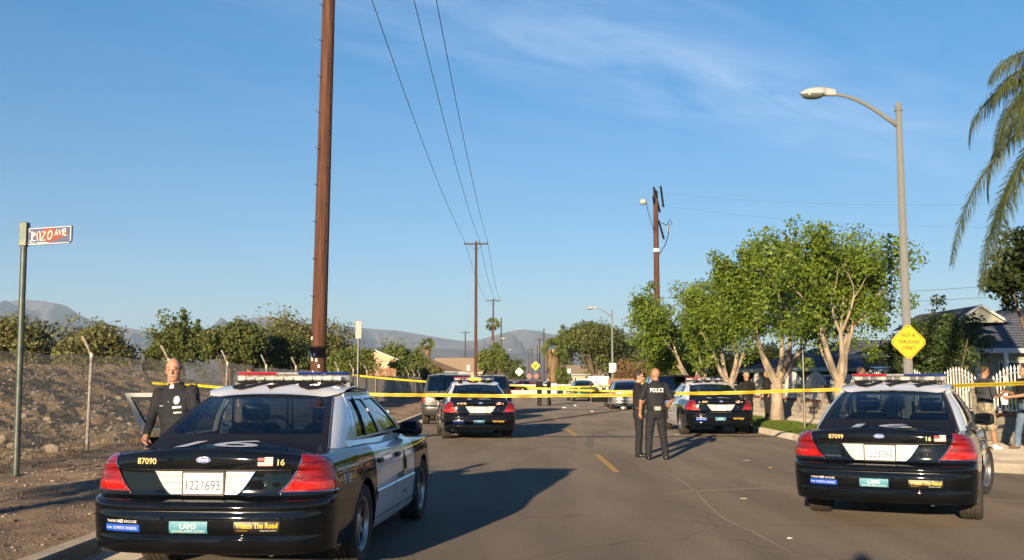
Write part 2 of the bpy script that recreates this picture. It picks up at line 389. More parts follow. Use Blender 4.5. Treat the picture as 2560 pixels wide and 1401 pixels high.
leafmat('grass_blade', (.07, .115, .015), (.15, .2, .035), .35, 3)
mat('skin_fair', (.5, .26, .17), .5, col2=(.43, .21, .14), scale=14)
mat('skin_tan', (.38, .19, .11), .5, col2=(.32, .155, .09), scale=14)
mat('skin_brown', (.24, .12, .07), .5, col2=(.2, .1, .06), scale=14)
mat('hair_dark', (.02, .014, .01), .7, col2=(.035, .025, .018), scale=60)
mat('hair_short', (.05, .033, .022), .8, col2=(.035, .023, .015), scale=60)
mat('uniform_navy', (0.0060, 0.0075, 0.0120), .85, col2=(0.0110, 0.0132, 0.0198), scale=5, bump=.35, bscale=14)
mat('cloth_black', (0.0060, 0.0060, 0.0066), .9, col2=(0.0102, 0.0102, 0.0108), scale=5, bump=.35, bscale=14)
mat('tee_charcoal', (.028, .033, .042), .9, col2=(.04, .046, .056), scale=5, bump=.3, bscale=12)
mat('camo', (.2, .17, .11), .9, col2=(.36, .31, .22), scale=14, ramp=(.46, .54), col3=(.13, .13, .08), scale3=9, bump=.3, bscale=14)
mat('denim', (.07, .12, .2), .9, col2=(.14, .2, .3), scale=5, bump=.3, bscale=16)
mat('shoe_black', (.012, .012, .012), .35, col2=(.02, .02, .02), scale=9)
mat('shoe_white', (.75, .74, .7), .6, col2=(.66, .65, .62), scale=9)
mat('shoe_brown', (.16, .1, .05), .7, col2=(.12, .075, .04), scale=9)
mat('cap_khaki', (.32, .26, .18), .9, col2=(.27, .22, .15), scale=9)
mat('paper', (.82, .82, .82), .8, col2=(.72, .72, .74), scale=12)
mat('litter_tan', (.45, .3, .18), .8, col2=(.36, .25, .16), scale=12)
mat('white_wall', (.55, .52, .46), .9, col2=(.47, .44, .39), scale=1.5)
mat('blue_panel', (.3, .45, .68), .6, col2=(.25, .4, .62), scale=4)
mat('paint_blue', (.16, .25, .42), .8, col2=(.26, .27, .27), scale=9)
mat('badge', (.6, .6, .58), .3, .6, col2=(.45, .45, .44), scale=40)
def weather_road(name):
    nt = M[name].node_tree; N = nt.nodes; L = nt.links; b = N['Principled BSDF']; src = b.inputs['Base Color'].links[0].from_socket
    tc = N.new('ShaderNodeTexCoord'); n1 = N.new('ShaderNodeTexNoise'); n1.inputs['Scale'].default_value = .8; n1.inputs['Detail'].default_value = 6; L.new(tc.outputs['Object'], n1.inputs['Vector'])
    ad = N.new('ShaderNodeMixRGB'); ad.blend_type = 'ADD'; ad.inputs[0].default_value = 1.1; L.new(tc.outputs['Object'], ad.inputs[1]); L.new(n1.outputs['Color'], ad.inputs[2])
    vo = N.new('ShaderNodeTexVoronoi'); vo.feature = 'DISTANCE_TO_EDGE'; vo.inputs['Scale'].default_value = .32; L.new(ad.outputs[0], vo.inputs['Vector'])
    cr = N.new('ShaderNodeValToRGB'); cr.color_ramp.elements[0].color = (.7, .69, .68, 1); cr.color_ramp.elements[1].color = (1, 1, 1, 1); cr.color_ramp.elements[1].position = .007; L.new(vo.outputs['Distance'], cr.inputs[0])
    m1 = N.new('ShaderNodeMixRGB'); m1.blend_type = 'MULTIPLY'; m1.inputs[0].default_value = 1; L.new(src, m1.inputs[1]); L.new(cr.outputs[0], m1.inputs[2])
    # stains and patches along the lanes, pale aggregate specks
    mp = N.new('ShaderNodeMapping'); mp.inputs['Scale'].default_value = (.9, .14, 1); L.new(tc.outputs['Object'], mp.inputs[0]); n2 = N.new('ShaderNodeTexNoise'); n2.inputs['Scale'].default_value = 1.3; n2.inputs['Detail'].default_value = 8; L.new(mp.outputs[0], n2.inputs['Vector'])
    c2 = N.new('ShaderNodeValToRGB'); c2.color_ramp.elements[0].position = .34; c2.color_ramp.elements[1].position = .62; c2.color_ramp.elements[0].color = (.74, .73, .73, 1); c2.color_ramp.elements[1].color = (1.12, 1.11, 1.09, 1); L.new(n2.outputs[0], c2.inputs[0])
    m2 = N.new('ShaderNodeMixRGB'); m2.blend_type = 'MULTIPLY'; m2.inputs[0].default_value = 1; L.new(m1.outputs[0], m2.inputs[1]); L.new(c2.outputs[0], m2.inputs[2])
    n3 = N.new('ShaderNodeTexNoise'); n3.inputs['Scale'].default_value = 42; n3.inputs['Detail'].default_value = 2; L.new(tc.outputs['Object'], n3.inputs['Vector'])
    c3 = N.new('ShaderNodeValToRGB'); c3.color_ramp.elements[0].position = .3; c3.color_ramp.elements[1].position = .75; c3.color_ramp.elements[0].color = (.72, .72, .72, 1); c3.color_ramp.elements[1].color = (1.35, 1.33, 1.3, 1); L.new(n3.outputs[0], c3.inputs[0])
    m3 = N.new('ShaderNodeMixRGB'); m3.blend_type = 'MULTIPLY'; m3.inputs[0].default_value = 1; L.new(m2.outputs[0], m3.inputs[1]); L.new(c3.outputs[0], m3.inputs[2]); L.new(m3.outputs[0], b.inputs['Base Color'])
weather_road('asphalt')
preload([(s, .012) for s in ['87090', '87099', '87188', '88237', '16', '1221693', '1223068', '1221966', '1224537']] +
        [(s, .03) for s in ['090', '099', '188', '237']] +
        [(s, 0) for s in ["THERE'S", 'EXCUSE', 'DOMESTIC VIOLENCE', 'FOR', 'LAPD', 'JOINLAPD.COM', 'EMERGENCY', 'Ford', 'INTERCEPTOR', 'CA EXEMPT', 'OPERATION TRAFFIC', 'POLICE LINE  DO NOT CROSS   ', 'LOS ANGELES', 'enzo', 'AVE']] +
        [(s, .02) for s in ['NO', 'Watch The Road', '911', 'POLICE', 'NOT A', 'THROUGH', 'STREET']])
# ------------------------------------------------------------------ vehicles
SEDAN = dict(gt=-.035, rear=-1.40, front=3.985, wb=2.913, rw=.342, track=.828, arch=.392, z0=.235, zc=.905, n=3.1, ys0=-.84, ys1=3.15,
    rp=[(.2, -1.16), (.25, -1.27), (.30, -1.345), (.40, -1.385), (.43, -1.372), (.46, -1.392), (.56, -1.398), (.605, -1.387), (.62, -1.405), (.66, -1.395), (.677, -1.37), (.687, -1.33), (.693, -1.27), (.71, -1.262), (.80, -1.252), (.895, -1.245), (.905, -1.268)],
    rt=[(0, -1.268), (.4, -1.272), (.75, -1.262), (.9, -1.245), (1, -1.205)],
    sp=[(.2, .88), (.25, .925), (.35, .95), (.5, .962), (.62, .967), (.75, .962), (.85, .948), (.905, .932)],
    st=[(0, .932), (.3, .92), (.6, .9), (.85, .875), (1, .845)],
    fp=[(.2, 3.75), (.3, 3.92), (.5, 3.985), (.62, 3.97), (.66, 3.9), (.905, 3.8)], ft=[(0, 3.8), (1, 3.7)],
    zs=[(-1.4, .995), (-.84, 1.0), (0, 1.01), (1.0, .985), (2.2, .965), (3.2, .9), (3.98, .84)], crown=.065,
    lamp=(.735, 1.01), g0=1.085, g1=1.455, base=(-.40, .30), B=(.0, .46), A=(2.26, 1.47), gx=(.835, .635), ghw=(.74, .585), roofc=.045, door=(.405, 1.225, 2.285), split=.693, ws=(2.3, 1.42))
SUV = dict(SEDAN, gt=.012, rear=-1.05, front=3.7, wb=2.87, rw=.37, arch=.43, z0=.34, zc=.95, n=4.2, ys0=-.75, ys1=3.1,
    rp=[(.3, -.86), (.36, -.98), (.45, -1.03), (.6, -1.05), (.66, -1.03), (.69, -.98), (.7, -.95), (.8, -.95), (.95, -.945)],
    rt=[(0, -.945), (.8, -.94), (1, -.93)], sp=[(.3, .9), (.4, .93), (.7, .945), (.95, .935)], st=[(0, .935), (.6, .92), (1, .885)],
    fp=[(.3, 3.5), (.5, 3.7), (.95, 3.6)], ft=[(0, 3.6), (1, 3.5)], zs=[(-1.1, 1.11), (2.0, 1.1), (3.7, .98)], crown=.0,
    lamp=(.8, 1.13), g0=1.12, g1=1.72, base=(-.92, -.74), B=(-.86, -.66), A=(2.0, 1.3), gx=(.875, .73), ghw=(.82, .70), roofc=.05, door=(.46, 1.2, 2.1), split=.7, ws=(2.05, 1.25))
VAN = dict(SUV, g1=1.98, gx=(.9, .8), ghw=(.85, .76))
class Shape:
    def __init__(s, P):
        s.P = P; s.f = {k: sm(*zip(*P[k])) for k in ('rp', 'rt', 'sp', 'st', 'fp', 'ft', 'zs')}
        mid = P['wb']/2; s.k = sm([P['rear'], P['ys0'], 0, mid, P['wb'], P['front']], [.98, .985, 1, 1, .99, .96])
    def q(s, y): return 1 + (y-s.P['ys0'])/(s.P['ys1']-s.P['ys0'])
    def S(s, q, zz, sgn=1, off=0):
        P = s.P; f = s.f; zc = P['zc']; t = zz-zc; up = t > 0
        if up: w, yr, yf = f['st'](t), f['rt'](t), f['ft'](t)
        else: w, yr, yf = f['sp'](zz), f['rp'](zz), f['fp'](zz)
        u = 1.
        if q <= 1:
            th = max(q, 0)*math.pi/2; u = math.sin(th)**(2/P['n']); c = max(math.cos(th), 0)**(2/P['n'])
            x = w*s.k(P['ys0'])*u; y = yr + (P['ys0']-yr)*(1-c)
        elif q <= 2:
            y = P['ys0'] + (q-1)*(P['ys1']-P['ys0']); x = w*s.k(y)
        else:
            th = (3-q)*math.pi/2; u = math.sin(th)**.72; c = max(math.cos(th), 0)**.72
            x = w*s.k(P['ys1'])*u; y = yf + (P['ys1']-yf)*(1-c)
        zlo = P['z0'] + (.05 if q <= 1 and P['z0'] < .3 else 0)
        if 1 < q <= 2:
            for ya in (0, P['wb']):
                dd = P['arch']**2 - (y-ya)**2
                if dd > 0: zlo = max(zlo, P['rw'] + math.sqrt(dd))
        zsh = f['zs'](y) + (P['crown']*(1-u*u) if q < 1 else 0)
        z = zc + t*(zsh-zc) if up else max(zz, zlo)
        return Vector((sgn*x, y, z))
    def N(s, q, zz):
        e = 1e-3; a = s.S(q+e, zz) - s.S(max(q-e, 0), zz); b = s.S(q, zz+e) - s.S(q, zz-e)
        n = a.cross(b); return n.normalized() if n.length > 1e-9 else Vector((1, 0, 0))
    def P3(s, q, zz, off, sgn=1):
        p = s.S(q, zz) + s.N(q, zz)*off; return Vector((sgn*p.x, p.y, p.z))
    def zz(s, q, z):
        zc = s.P['zc']
        if z <= zc: return z
        return zc + (z-zc)/(s.S(q, zc+1).z-zc)
    def rear(s, x, z, off=.003):
        P = s.P; zz = z
        for _ in range(3):
            w = (s.f['st'](zz-P['zc']) if zz > P['zc'] else s.f['sp'](zz))*s.k(P['ys0'])
            u = min(abs(x)/w, .999); q = math.asin(u**(P['n']/2))/(math.pi/2); zz = s.zz(q, z)
        return s.P3(q, zz, off, 1 if x >= 0 else -1)
    def panel(s, qs, zs, sgn=1):
        v = [s.S(q, z, sgn) for q in qs for z in zs]; m_ = len(zs); f = []
        for i in range(len(qs)-1):
            for j in range(m_-1):
                q = (i*m_+j, (i+1)*m_+j, (i+1)*m_+j+1, i*m_+j+1)
                if (v[q[0]]-v[q[3]]).length < 1e-6 and (v[q[1]]-v[q[2]]).length < 1e-6: continue
                f.append(q if sgn > 0 else q[::-1])
        return [tuple(p) for p in v], f
    def up(s, p, v, sgn=1, off=0):           # side of the glasshouse
        P = s.P; y = (P['B'][0]*(1-v)+P['B'][1]*v)*(1-p) + (P['A'][0]*(1-v)+P['A'][1]*v)*p
        x = P['gx'][0]*(1-v) + P['gx'][1]*v + .025*math.sin(math.pi*v) + off - .02*(2*p-1)**2
        return Vector((sgn*x, y, P['g0']-.03 + (P['g1']-P['g0']+.02)*v))
    def back(s, u, v, off=0):                # rear window sheet
        P = s.P; x = u*(P['ghw'][0]*(1-v)+P['ghw'][1]*v)
        y = P['base'][0]*(1-v)+P['base'][1]*v - (.09*(1-v)+.05*v)*(1-u*u)
        z = P['g0']*(1-v)+(P['g1']+P.get('gt', .012))*v + .035*math.sin(math.pi*v)*(1-.3*u*u) + .02*v*(1-u*u)
        return Vector((x, y-off, z+off*.6))
    def wind(s, u, v):
        P = s.P; x = u*(P['gx'][0]*.96*(1-v)+P['gx'][1]*.95*v)
        return Vector((x, P['ws'][0]*(1-v)+P['ws'][1]*v + .14*(1-u*u), (P['g0']-.03)*(1-v)+(P['g1']+.01)*v + .03*math.sin(math.pi*v) + .02*v*(1-u*u)))
    def roof(s, x, y):
        P = s.P; y0, y1 = P['base'][1], P['ws'][1]+.1; t = (y-y0)/(y1-y0)
        return P['g1'] + P['roofc']*(1-min(1, abs(x)/P['gx'][1])**2.2)*1.0 + (.035 if P['z0'] > .3 else .06)*math.sin(math.pi*min(max(t, 0), 1)) - .004 - (.012-P.get('gt', 0))*max(0, 1-max(t, 0)/.16)**1.6
def lin(a, b, n): return [a+(b-a)*i/n for i in range(n+1)]
WHEEL = {}
def wheel_parts(P):
    k = P['rw']
    if k in WHEEL: return WHEEL[k]
    r = k; w = .118; prof = [(r*.66, -w*.86), (r*.8, -w), (r*.93, -w*1.02), (r*.985, -w*.9)]
    for a in (-.72, -.36, 0, .36): prof += [(r, a*w-.0), (r, (a+.28)*w), (r-.012, (a+.285)*w), (r-.012, (a+.355)*w)]
    prof = prof[:-2] + [(r*.985, w*.9), (r*.93, w*1.02), (r*.8, w), (r*.66, w*.86)]
    ty = lathe(prof, 40, 'x')
    rim = J(lathe([(r*.66, -w*.8), (r*.64, -w*.2), (r*.64, w*.75), (r*.68, w*.88), (r*.63, w*.86), (r*.58, w*.6)], 36, 'x'), lathe([(.001, w*.66), (.07, w*.66), (.085, w*.6), (.10, w*.42)], 24, 'x'))
    sp = []
    for i in range(9):
        a = 2*math.pi*i/9; b = box(w*.36, w*.56, -.022, .022, .08, r*.64)
        sp.append(T(b, rx=a))
    bk = lathe([(.001, -w*.1), (r*.64, -w*.1)], 24, 'x')
    WHEEL[k] = (ty, J(rim, *sp), bk); return WHEEL[k]
def build_car(S, name, label, cat, loc, rz, paint, doorpaint=None, roofpaint=None, rear_glass='glass_tint', side_glass='glass_side', group=None, detail=True, tail='tail_red', open_door=0., steer=0.):
    P = S.P; doorpaint = doorpaint or paint; roofpaint = roofpaint or doorpaint
    t = thing(name, label, cat, loc, rz, group); zc = P['zc']; d0, d1, d2 = P['door']; sp_ = P['split']
    zlow = [z for z in (.2, .235, .26, .28, .30, .33, .36, .38, .40, .415, .43, .445, .46, .50, .54, .56, .575, .585, .595, .605, .62, .635, .645, .652, .662, .67, .677, .683, .687, .69, .7) if P['z0']-.01 <= z < sp_] + [sp_]
    zmid = [z for z in (.70, .71, .72, .76, .8, .84, .87, .893, .896, .904, .905, .95) if sp_ < z < zc] + [zc]; zup = [zc+x for x in (.08, .2, .35, .5, .65, .75, .82, .88, .92, .96, .98, 1)]
    arc = lin(0, .5, 8) + lin(.5, 1, 20)[1:]
    ya = P['arch']
    qa = [S.q(y) for y in lin(P['ys0'], -ya, 8)]; qb = [S.q(-ya*math.cos(math.pi*i/24)) for i in range(25)]
    # rear bumper
    pp = [S.panel(arc + qa[1:], zlow, sg) for sg in (1, -1)]
    mk('rear_bumper', *J(*pp), paint, t, 40)
    pp = []
    for sg in (1, -1):
        pp.append(S.panel(arc + qa[1:] + qb[1:] + [S.q(d0)], [sp_]+zmid+zup, sg)); pp.append(S.panel(qb + [S.q(d0)], zlow, sg))
        # deck
        yend = max(P['base'][0]+.25, P['rear']+.2)
        m_ = len(arc); v = []
        for j in range(9):
            for i, q in enumerate(arc):
                e = S.S(q, zc+1, sg); y = e.y + (yend-e.y)*j/8; u = math.sin(q*math.pi/2)**(2/P['n'])
                w = P['st'][-1][1]*S.k(max(y, P['ys0'])); v.append((sg*w*u if j else e.x, y, S.f['zs'](y) + (P['crown']+.03*j/8)*(1-u*u)))
        f = [(j*m_+i, (j+1)*m_+i, (j+1)*m_+i+1, j*m_+i+1) for j in range(8) for i in range(m_-1)]
        if sg < 0: f = [q[::-1] for q in f]
        pp.append((v, [q[::-1] for q in f]))
    mk('body', *J(*pp), paint, t, 40)
    # front fenders, hood and nose
    wb = P['wb']; fr = [S.q(d2+.008)] + [S.q(y) for y in lin(d2+.008, wb-ya, 3)[1:]] + [S.q(wb-ya*math.cos(math.pi*i/24)) for i in range(1, 25)] + [S.q(y) for y in lin(wb+ya, P['ys1'], 3)[1:] if y > wb+ya] + lin(2, 3, 14)[1:]
    if P['ys1'] <= wb+ya: fr = [q for q in fr if q <= 2 or True]
    fr = sorted(set(fr)); pp = []
    for sg in (1, -1):
        pp.append(S.panel(fr, zlow+zmid+zup, sg))
        fa = lin(2, 3, 14); v = []
        for j in range(7):
            for q in fa:
                e = S.S(q, zc+1, sg); y = e.y + (P['ws'][0]-.05-e.y)*j/6; u = math.sin((3-q)*math.pi/2)**.72
                w = P['st'][-1][1]*S.k(min(max(y, 0), P['front'])); v.append((sg*w*u if j else e.x, y, S.f['zs'](y)+.045*j/6*(1-u*u)+.02*(1-u*u)*(j > 0)))
        f = [(j*15+i, (j+1)*15+i, (j+1)*15+i+1, j*15+i+1) for j in range(6) for i in range(14)]
        pp.append((v, f if sg < 0 else [q[::-1] for q in f]))
    mk('front_body', *J(*pp), paint, t, 40)
    for sg in (1, -1): mk('sill', *S.panel([S.q(y) for y in lin(d0, d2+.008, 4)], [P['z0'], .28 if P['z0'] < .28 else P['z0']+.04, P['z0']+.09], sg), doorpaint, t, 40)
    # roof skin with quarter pillars
    zz_ = P['g1']; hx = P['gx'][1]; pp = []
    def rf(a, b):
        u = a*2-1; yr = P['base'][1] - .05*(1-u*u) - .02 + .16*abs(u)**6; yf = P['ws'][1]+.14*(1-u*u)+.03; x = u*(hx+.004); y = yr+(yf-yr)*b
        return (x, y, S.roof(x, y)+.004)
    pp.append(grid(26, 14, rf))
    for sg in (1, -1):
        def cp(a, b):
            A = S.back(1, b); B = S.up(.012, b); A = Vector((A.x-.012, A.y-.004, A.z+.004)); C = Vector((B.x+.0, A.y+.12, (A.z+B.z)/2)); 
            p = A*(1-a)**2 + C*2*a*(1-a) + B*a*a; return (sg*p.x, p.y, p.z)
        pp.append(grid(10, 12, lambda a, b: cp(a, -.22+1.22*b)))
        def ap(a, b):
            A = S.wind(.985, b); B = S.up(.985, b); p = A*(1-a)+B*a; return (sg*(p.x+.006), p.y, p.z+.004)
        pp.append(grid(3, 8, ap))
        pp.append(tube([S.up(p, 1, sg, -.004) for p in lin(0, 1, 10)], .024, 6))
        pp.append(grid(12, 2, lambda a, b: (sg*(P['st'][-1][1]*(1-b)+(P['gx'][0]-.02)*b), P['base'][0]+.2 + (P['ws'][0]-P['base'][0]-.2)*a, S.f['zs'](P['base'][0]+.2 + (P['ws'][0]-P['base'][0]-.2)*a)-.002+(.022 if P['z0'] > .3 else .05)*b)))
    mk('roof', *J(*pp), roofpaint, t, 45)
    # rear window: dark border and glass
    us = [-1, -.93, -.9] + lin(-.86, .86, 8) + [.9, .93, 1]; vs = [-.2, 0, .05, .09] + lin(.14, .88, 5) + [.92, .95, 1]; v = [S.back(u, w, .003) for u in us for w in vs]; fg, fb = [], []
    n = len(vs)
    for i in range(len(us)-1):
        for j in range(n-1):
            q = (i*n+j, (i+1)*n+j, (i+1)*n+j+1, i*n+j+1)
            (fg if 2 <= i < len(us)-3 and 3 <= j < n-3 else fb).append(q)
    rg = mk('rear_window', v, fg, rear_glass, t, 179); mk('window_border', v, fb, 'trim_gasket', rg, 179)
    mk('windshield', *grid(8, 6, lambda a, b: S.wind(a*2-1, b)), side_glass, t, 179)
    # doors, each hung on its own hinge
    sp2 = .515
    for sg in (1, -1):
        for k, (y0, y1, p0, p1, g0, g1) in enumerate(((d0+.006, d1-.004, .012, sp2-.006, .09, sp2-.042), (d1+.004, d2, sp2+.006, .985, sp2+.052, .93))):
            h = Vector((sg*(P['sp'][3][1]-.03), y1, 0)); ys = lin(y0, y1, 8); zs_ = [P['z0']+.1] + [z for z in zlow+zmid if z > P['z0']+.12] + zup
            o = S.panel([S.q(y) for y in ys], zs_, sg); iv = [(p[0]-sg*.075, p[1]+(.012 if p[1] < (y0+y1)/2 else -.012), p[2]) for p in o[0]]
            n = len(o[0]); m_ = len(zs_); e = []
            for i in range(len(ys)-1): e += [(i*m_, (i+1)*m_, n+(i+1)*m_, n+i*m_), (i*m_+m_-1, (i+1)*m_+m_-1, n+(i+1)*m_+m_-1, n+i*m_+m_-1)]
            for j in range(m_-1): e += [(j, j+1, n+j+1, n+j), ((len(ys)-1)*m_+j, (len(ys)-1)*m_+j+1, n+(len(ys)-1)*m_+j+1, n+(len(ys)-1)*m_+j)]
            fi = [tuple(a+n for a in q[::-1]) for q in o[1]]
            V_ = [tuple(Vector(p)-h) for p in o[0]+iv]; F_ = o[1] + e + fi
            d = mk('door', V_, F_, [doorpaint, 'black_plastic'], t, 40, h, mi=[0]*(len(o[1])+len(e))+[1]*len(fi))
            op = open_door if (sg < 0 and k == 1) else 0
            d.rotation_euler = (0, 0, -sg*op*-1 if sg < 0 else 0)
            if op: d.rotation_euler = (0, 0, op); setp(d, 'front door swung open')
            # window frame
            ps = [p0, p0+.006, g0-.012, g0] + lin(g0, g1, 5)[1:] + [g1+.012, p1-.006, p1]; vs = [0, .03, .05] + lin(.06, .87, 6)[0:] + [.89, .95, 1]
            v = [S.up(p, w, sg, .004) - h for p in ps for w in vs]; n = len(vs); ff, fg, fb = [], [], []
            for i in range(len(ps)-1):
                for j in range(n-1):
                    q = (i*n+j, (i+1)*n+j, (i+1)*n+j+1, i*n+j+1)
                    if 3 <= i < len(ps)-4 and 3 <= j < n-4: fg.append(q)
                    elif 2 <= i < len(ps)-3 and 2 <= j < n-3: fb.append(q)
                    else: ff.append(q)
            v2 = [p - Vector((sg*.04, 0, 0)) for p in v]; N_ = len(v)
            rim = [(q[0]+N_, q[1]+N_, q[2]+N_, q[3]+N_) for q in ff]
            edge = [(i*n+0, (i+1)*n+0, N_+(i+1)*n, N_+i*n) for i in range(len(ps)-1)] + [(i*n+n-1, (i+1)*n+n-1, N_+(i+1)*n+n-1, N_+i*n+n-1) for i in range(len(ps)-1)]
            edge += [(j, j+1, N_+j+1, N_+j) for j in range(n-1)] + [((len(ps)-1)*n+j, (len(ps)-1)*n+j+1, N_+(len(ps)-1)*n+j+1, N_+(len(ps)-1)*n+j) for j in range(n-1)]
            mk('window_frame', v+v2, ff+rim+edge, doorpaint, d, 40)
            mk('window_gasket', v+v2, fb + [tuple(a+N_ for a in q) for q in fb], 'trim_gasket', d, 40)
            if not op: mk('window', [p-Vector((sg*.012, 0, 0)) for p in v], fg, side_glass, d, 179)
            if k == 0 and detail: mk('quarter_bar', *tube([S.up(g0+.13, w, sg, .003)-h for w in lin(.03, .93, 4)], .011, 5), 'trim_gasket', d)
            hz = S.zz(1.5, .84 if P['z0'] < .3 else .98); yh = y0+.14; c = S.P3(S.q(yh), hz, .012, sg)-h
            mk('handle', *T(rbox(-.018, .022, -.085, .085, -.022, .022, .012), c), 'black_plastic' if detail else doorpaint, d)
            mz = .5 if P['z0'] < .3 else .62; qs = [S.q(y) for y in lin(y0+.01, y1-.01, 5)]
            v = [S.P3(q, z, o_, sg)-h for q in qs for z, o_ in ((mz, .0), (mz+.008, .012), (mz+.075, .012), (mz+.085, .0))]
            mk('moulding', v, [(i*4+j, (i+1)*4+j, (i+1)*4+j+1, i*4+j+1) for i in range(len(qs)-1) for j in range(3)], doorpaint, d, 30)
            if k == 1:
                c = Vector((sg*(P['gx'][0]+.115), d2-.16, S.f['zs'](d2)+.1)) - h
                mr = mk('side_mirror', *T(J(grid(14, 8, lambda a, b: (.125*math.copysign(abs(math.cos(2*math.pi*a))**.6, math.cos(2*math.pi*a))*math.sin(math.pi*b)**.5, -.05+.11*b**.7, .082*math.copysign(abs(math.sin(2*math.pi*a))**.6, math.sin(2*math.pi*a))*math.sin(math.pi*min(b*.98+.02, 1))**.4)), tube([(-sg*.06, .03, -.02), (-sg*.2, .06, -.05)], .03, 6)), c), 'black_plastic', d, 50)
                mk('mirror_glass', *T(rbox(-.095, .095, -.056, -.05, -.06, .06, .003), c, rz=-sg*R(16), rx=R(-5)), 'glass_mirror', mr)
    # lamps, wheels, underside
    l0, l1 = P['lamp']
    for sg in (1, -1):
        qi = lambda x: math.asin(min(x/.95, 1)**(P['n']/2))/(math.pi/2)
        def lens(a, b, o=.006, fa=1, z0=l0, z1=l1):
            z = z0+(z1-z0)*b; bb = (z-l0)/(l1-l0)
            if P['z0'] < .3: qa_, qb_ = qi(.575+.225*bb**.85), .94-.05*bb**2
            else: qa_, qb_ = qi(.80), S.q(-.66)
            if P['z0'] < .3 and bb > .7: qb_ -= (bb-.7)**1.5*.8
            q = qa_+(qb_-qa_)*a; return S.P3(q, S.zz(q, z), o, sg)
        g = grid(16, 12, lens); n = 13
        edge = grid(16, 1, lambda a, b: lens(a, 0, .006-.012*b)), grid(16, 1, lambda a, b: lens(a, 1, .006-.012*b)), grid(1, 12, lambda a, b: lens(0, b, .006-.012*a)), grid(1, 12, lambda a, b: lens(1, b, .006-.012*a))
        tl = mk('tail_light', *J(g, *edge), tail, t, 40)
        if detail:
            mk('brake_lens', *grid(14, 4, lambda a, b: lens(.05+.88*a, b, .0085, z0=l0+.02, z1=l0+.075)), 'tail_red_bright', tl, 40)
            for zr in (.1, .165, .215): mk('lens_rib', *grid(14, 1, lambda a, b: lens(.03+.92*a, b, .0088, z0=l0+zr, z1=l0+zr+.004)), 'trim_gasket' if zr != .165 else 'tail_red_bright', tl)
            mk('lamp_border', *J(tube([lens(0, b, .005) for b in lin(0, 1, 10)], .005, 5), tube([lens(a, 0, .004) for a in lin(0, 1, 14)], .006, 5)), 'chrome', tl)
    ty, rim, bk = wheel_parts(P); first = None
    for ya_ in (0, wb):
        for sg in (1, -1):
            a = 0 if sg > 0 else math.pi; st_ = steer if ya_ else 0
            w = mk('wheel', *ty, 'rubber', t, 35, (sg*P['track'], ya_, P['rw'])) if not first else inst(first[0], t, (sg*P['track'], ya_, P['rw']), name='wheel')
            w.rotation_euler = (0, 0, a+st_)
            r_ = mk('rim', *rim, 'alloy', w, 35) if not first else inst(first[1], w, name='rim')
            b_ = mk('brake_disc', *bk, 'black_plastic', w) if not first else inst(first[2], w, name='brake_disc')
            first = first or (w, r_, b_)
            mk('wheel_well', *grid(12, 2, lambda p, q: (sg*(.935-.33*q), ya_-(ya-.003)*math.cos(math.pi*p), P['rw']-.0+(ya-.003)*math.sin(math.pi*p))), 'black_plastic', t)
    inn = P['sp'][0][1]-.28
    mk('underbody', *J(box(-inn, inn, P['rear']+.85, P['front']-.3, P['z0']+.0, P['z0']+.06), box(-.7, .7, P['rear']+.3, -ya-.02, P['z0']+.1, P['z0']+.14), box(-.82, .82, ya+.02, wb-ya-.02, P['z0']-.02, P['z0']+.05), tube([(.5, P['rear']+.24, P['z0']+.045), (.5, P['rear']+.6, P['z0']+.05)], .03, 10)), 'black_plastic', t)
    gy = P['g0']
    cab = [box(-.72, .72, P['base'][0]-.04, P['base'][0]+.42, gy-.12, gy-.07), box(-.7, .7, 1.85 if wb > 2.9 else 1.6, P['ws'][0]+.05, gy-.2, gy-.03), box(-.78, .78, P['base'][0]+.4, P['ws'][0], P['z0']+.06, P['z0']+.1)]
    mk('cabin_floor', *J(*cab), 'trim_gasket', t)
    sy = P['base'][0]+.42
    mk('rear_seat', *J(rbox(-.68, .68, sy, sy+.16, .45, gy+.02, .05), rbox(-.66, .66, sy+.1, sy+.6, .4, .58, .05)), 'seat_fabric', t, 40)
    for sg in (1, -1):
        s_ = mk('front_seat', *J(rbox(-.25, .25, 0, .15, .45, gy+.08, .05), rbox(-.25, .25, .1, .62, .4, .56, .05)), 'seat_fabric', t, 40, (sg*.37, sy+.88, 0)); mk('headrest', *rbox(-.14, .14, .02, .13, gy+.1, gy+.27, .04), 'seat_fabric', s_, 40)
    mk('steering_wheel', *T(tube([(.19*math.cos(a), 0, .19*math.sin(a)) for a in lin(0, 2*math.pi, 20)], .016, 6, False), (-.37, sy+1.5, gy-.06), rx=-.35), 'black_plastic', t, 60)
    return t
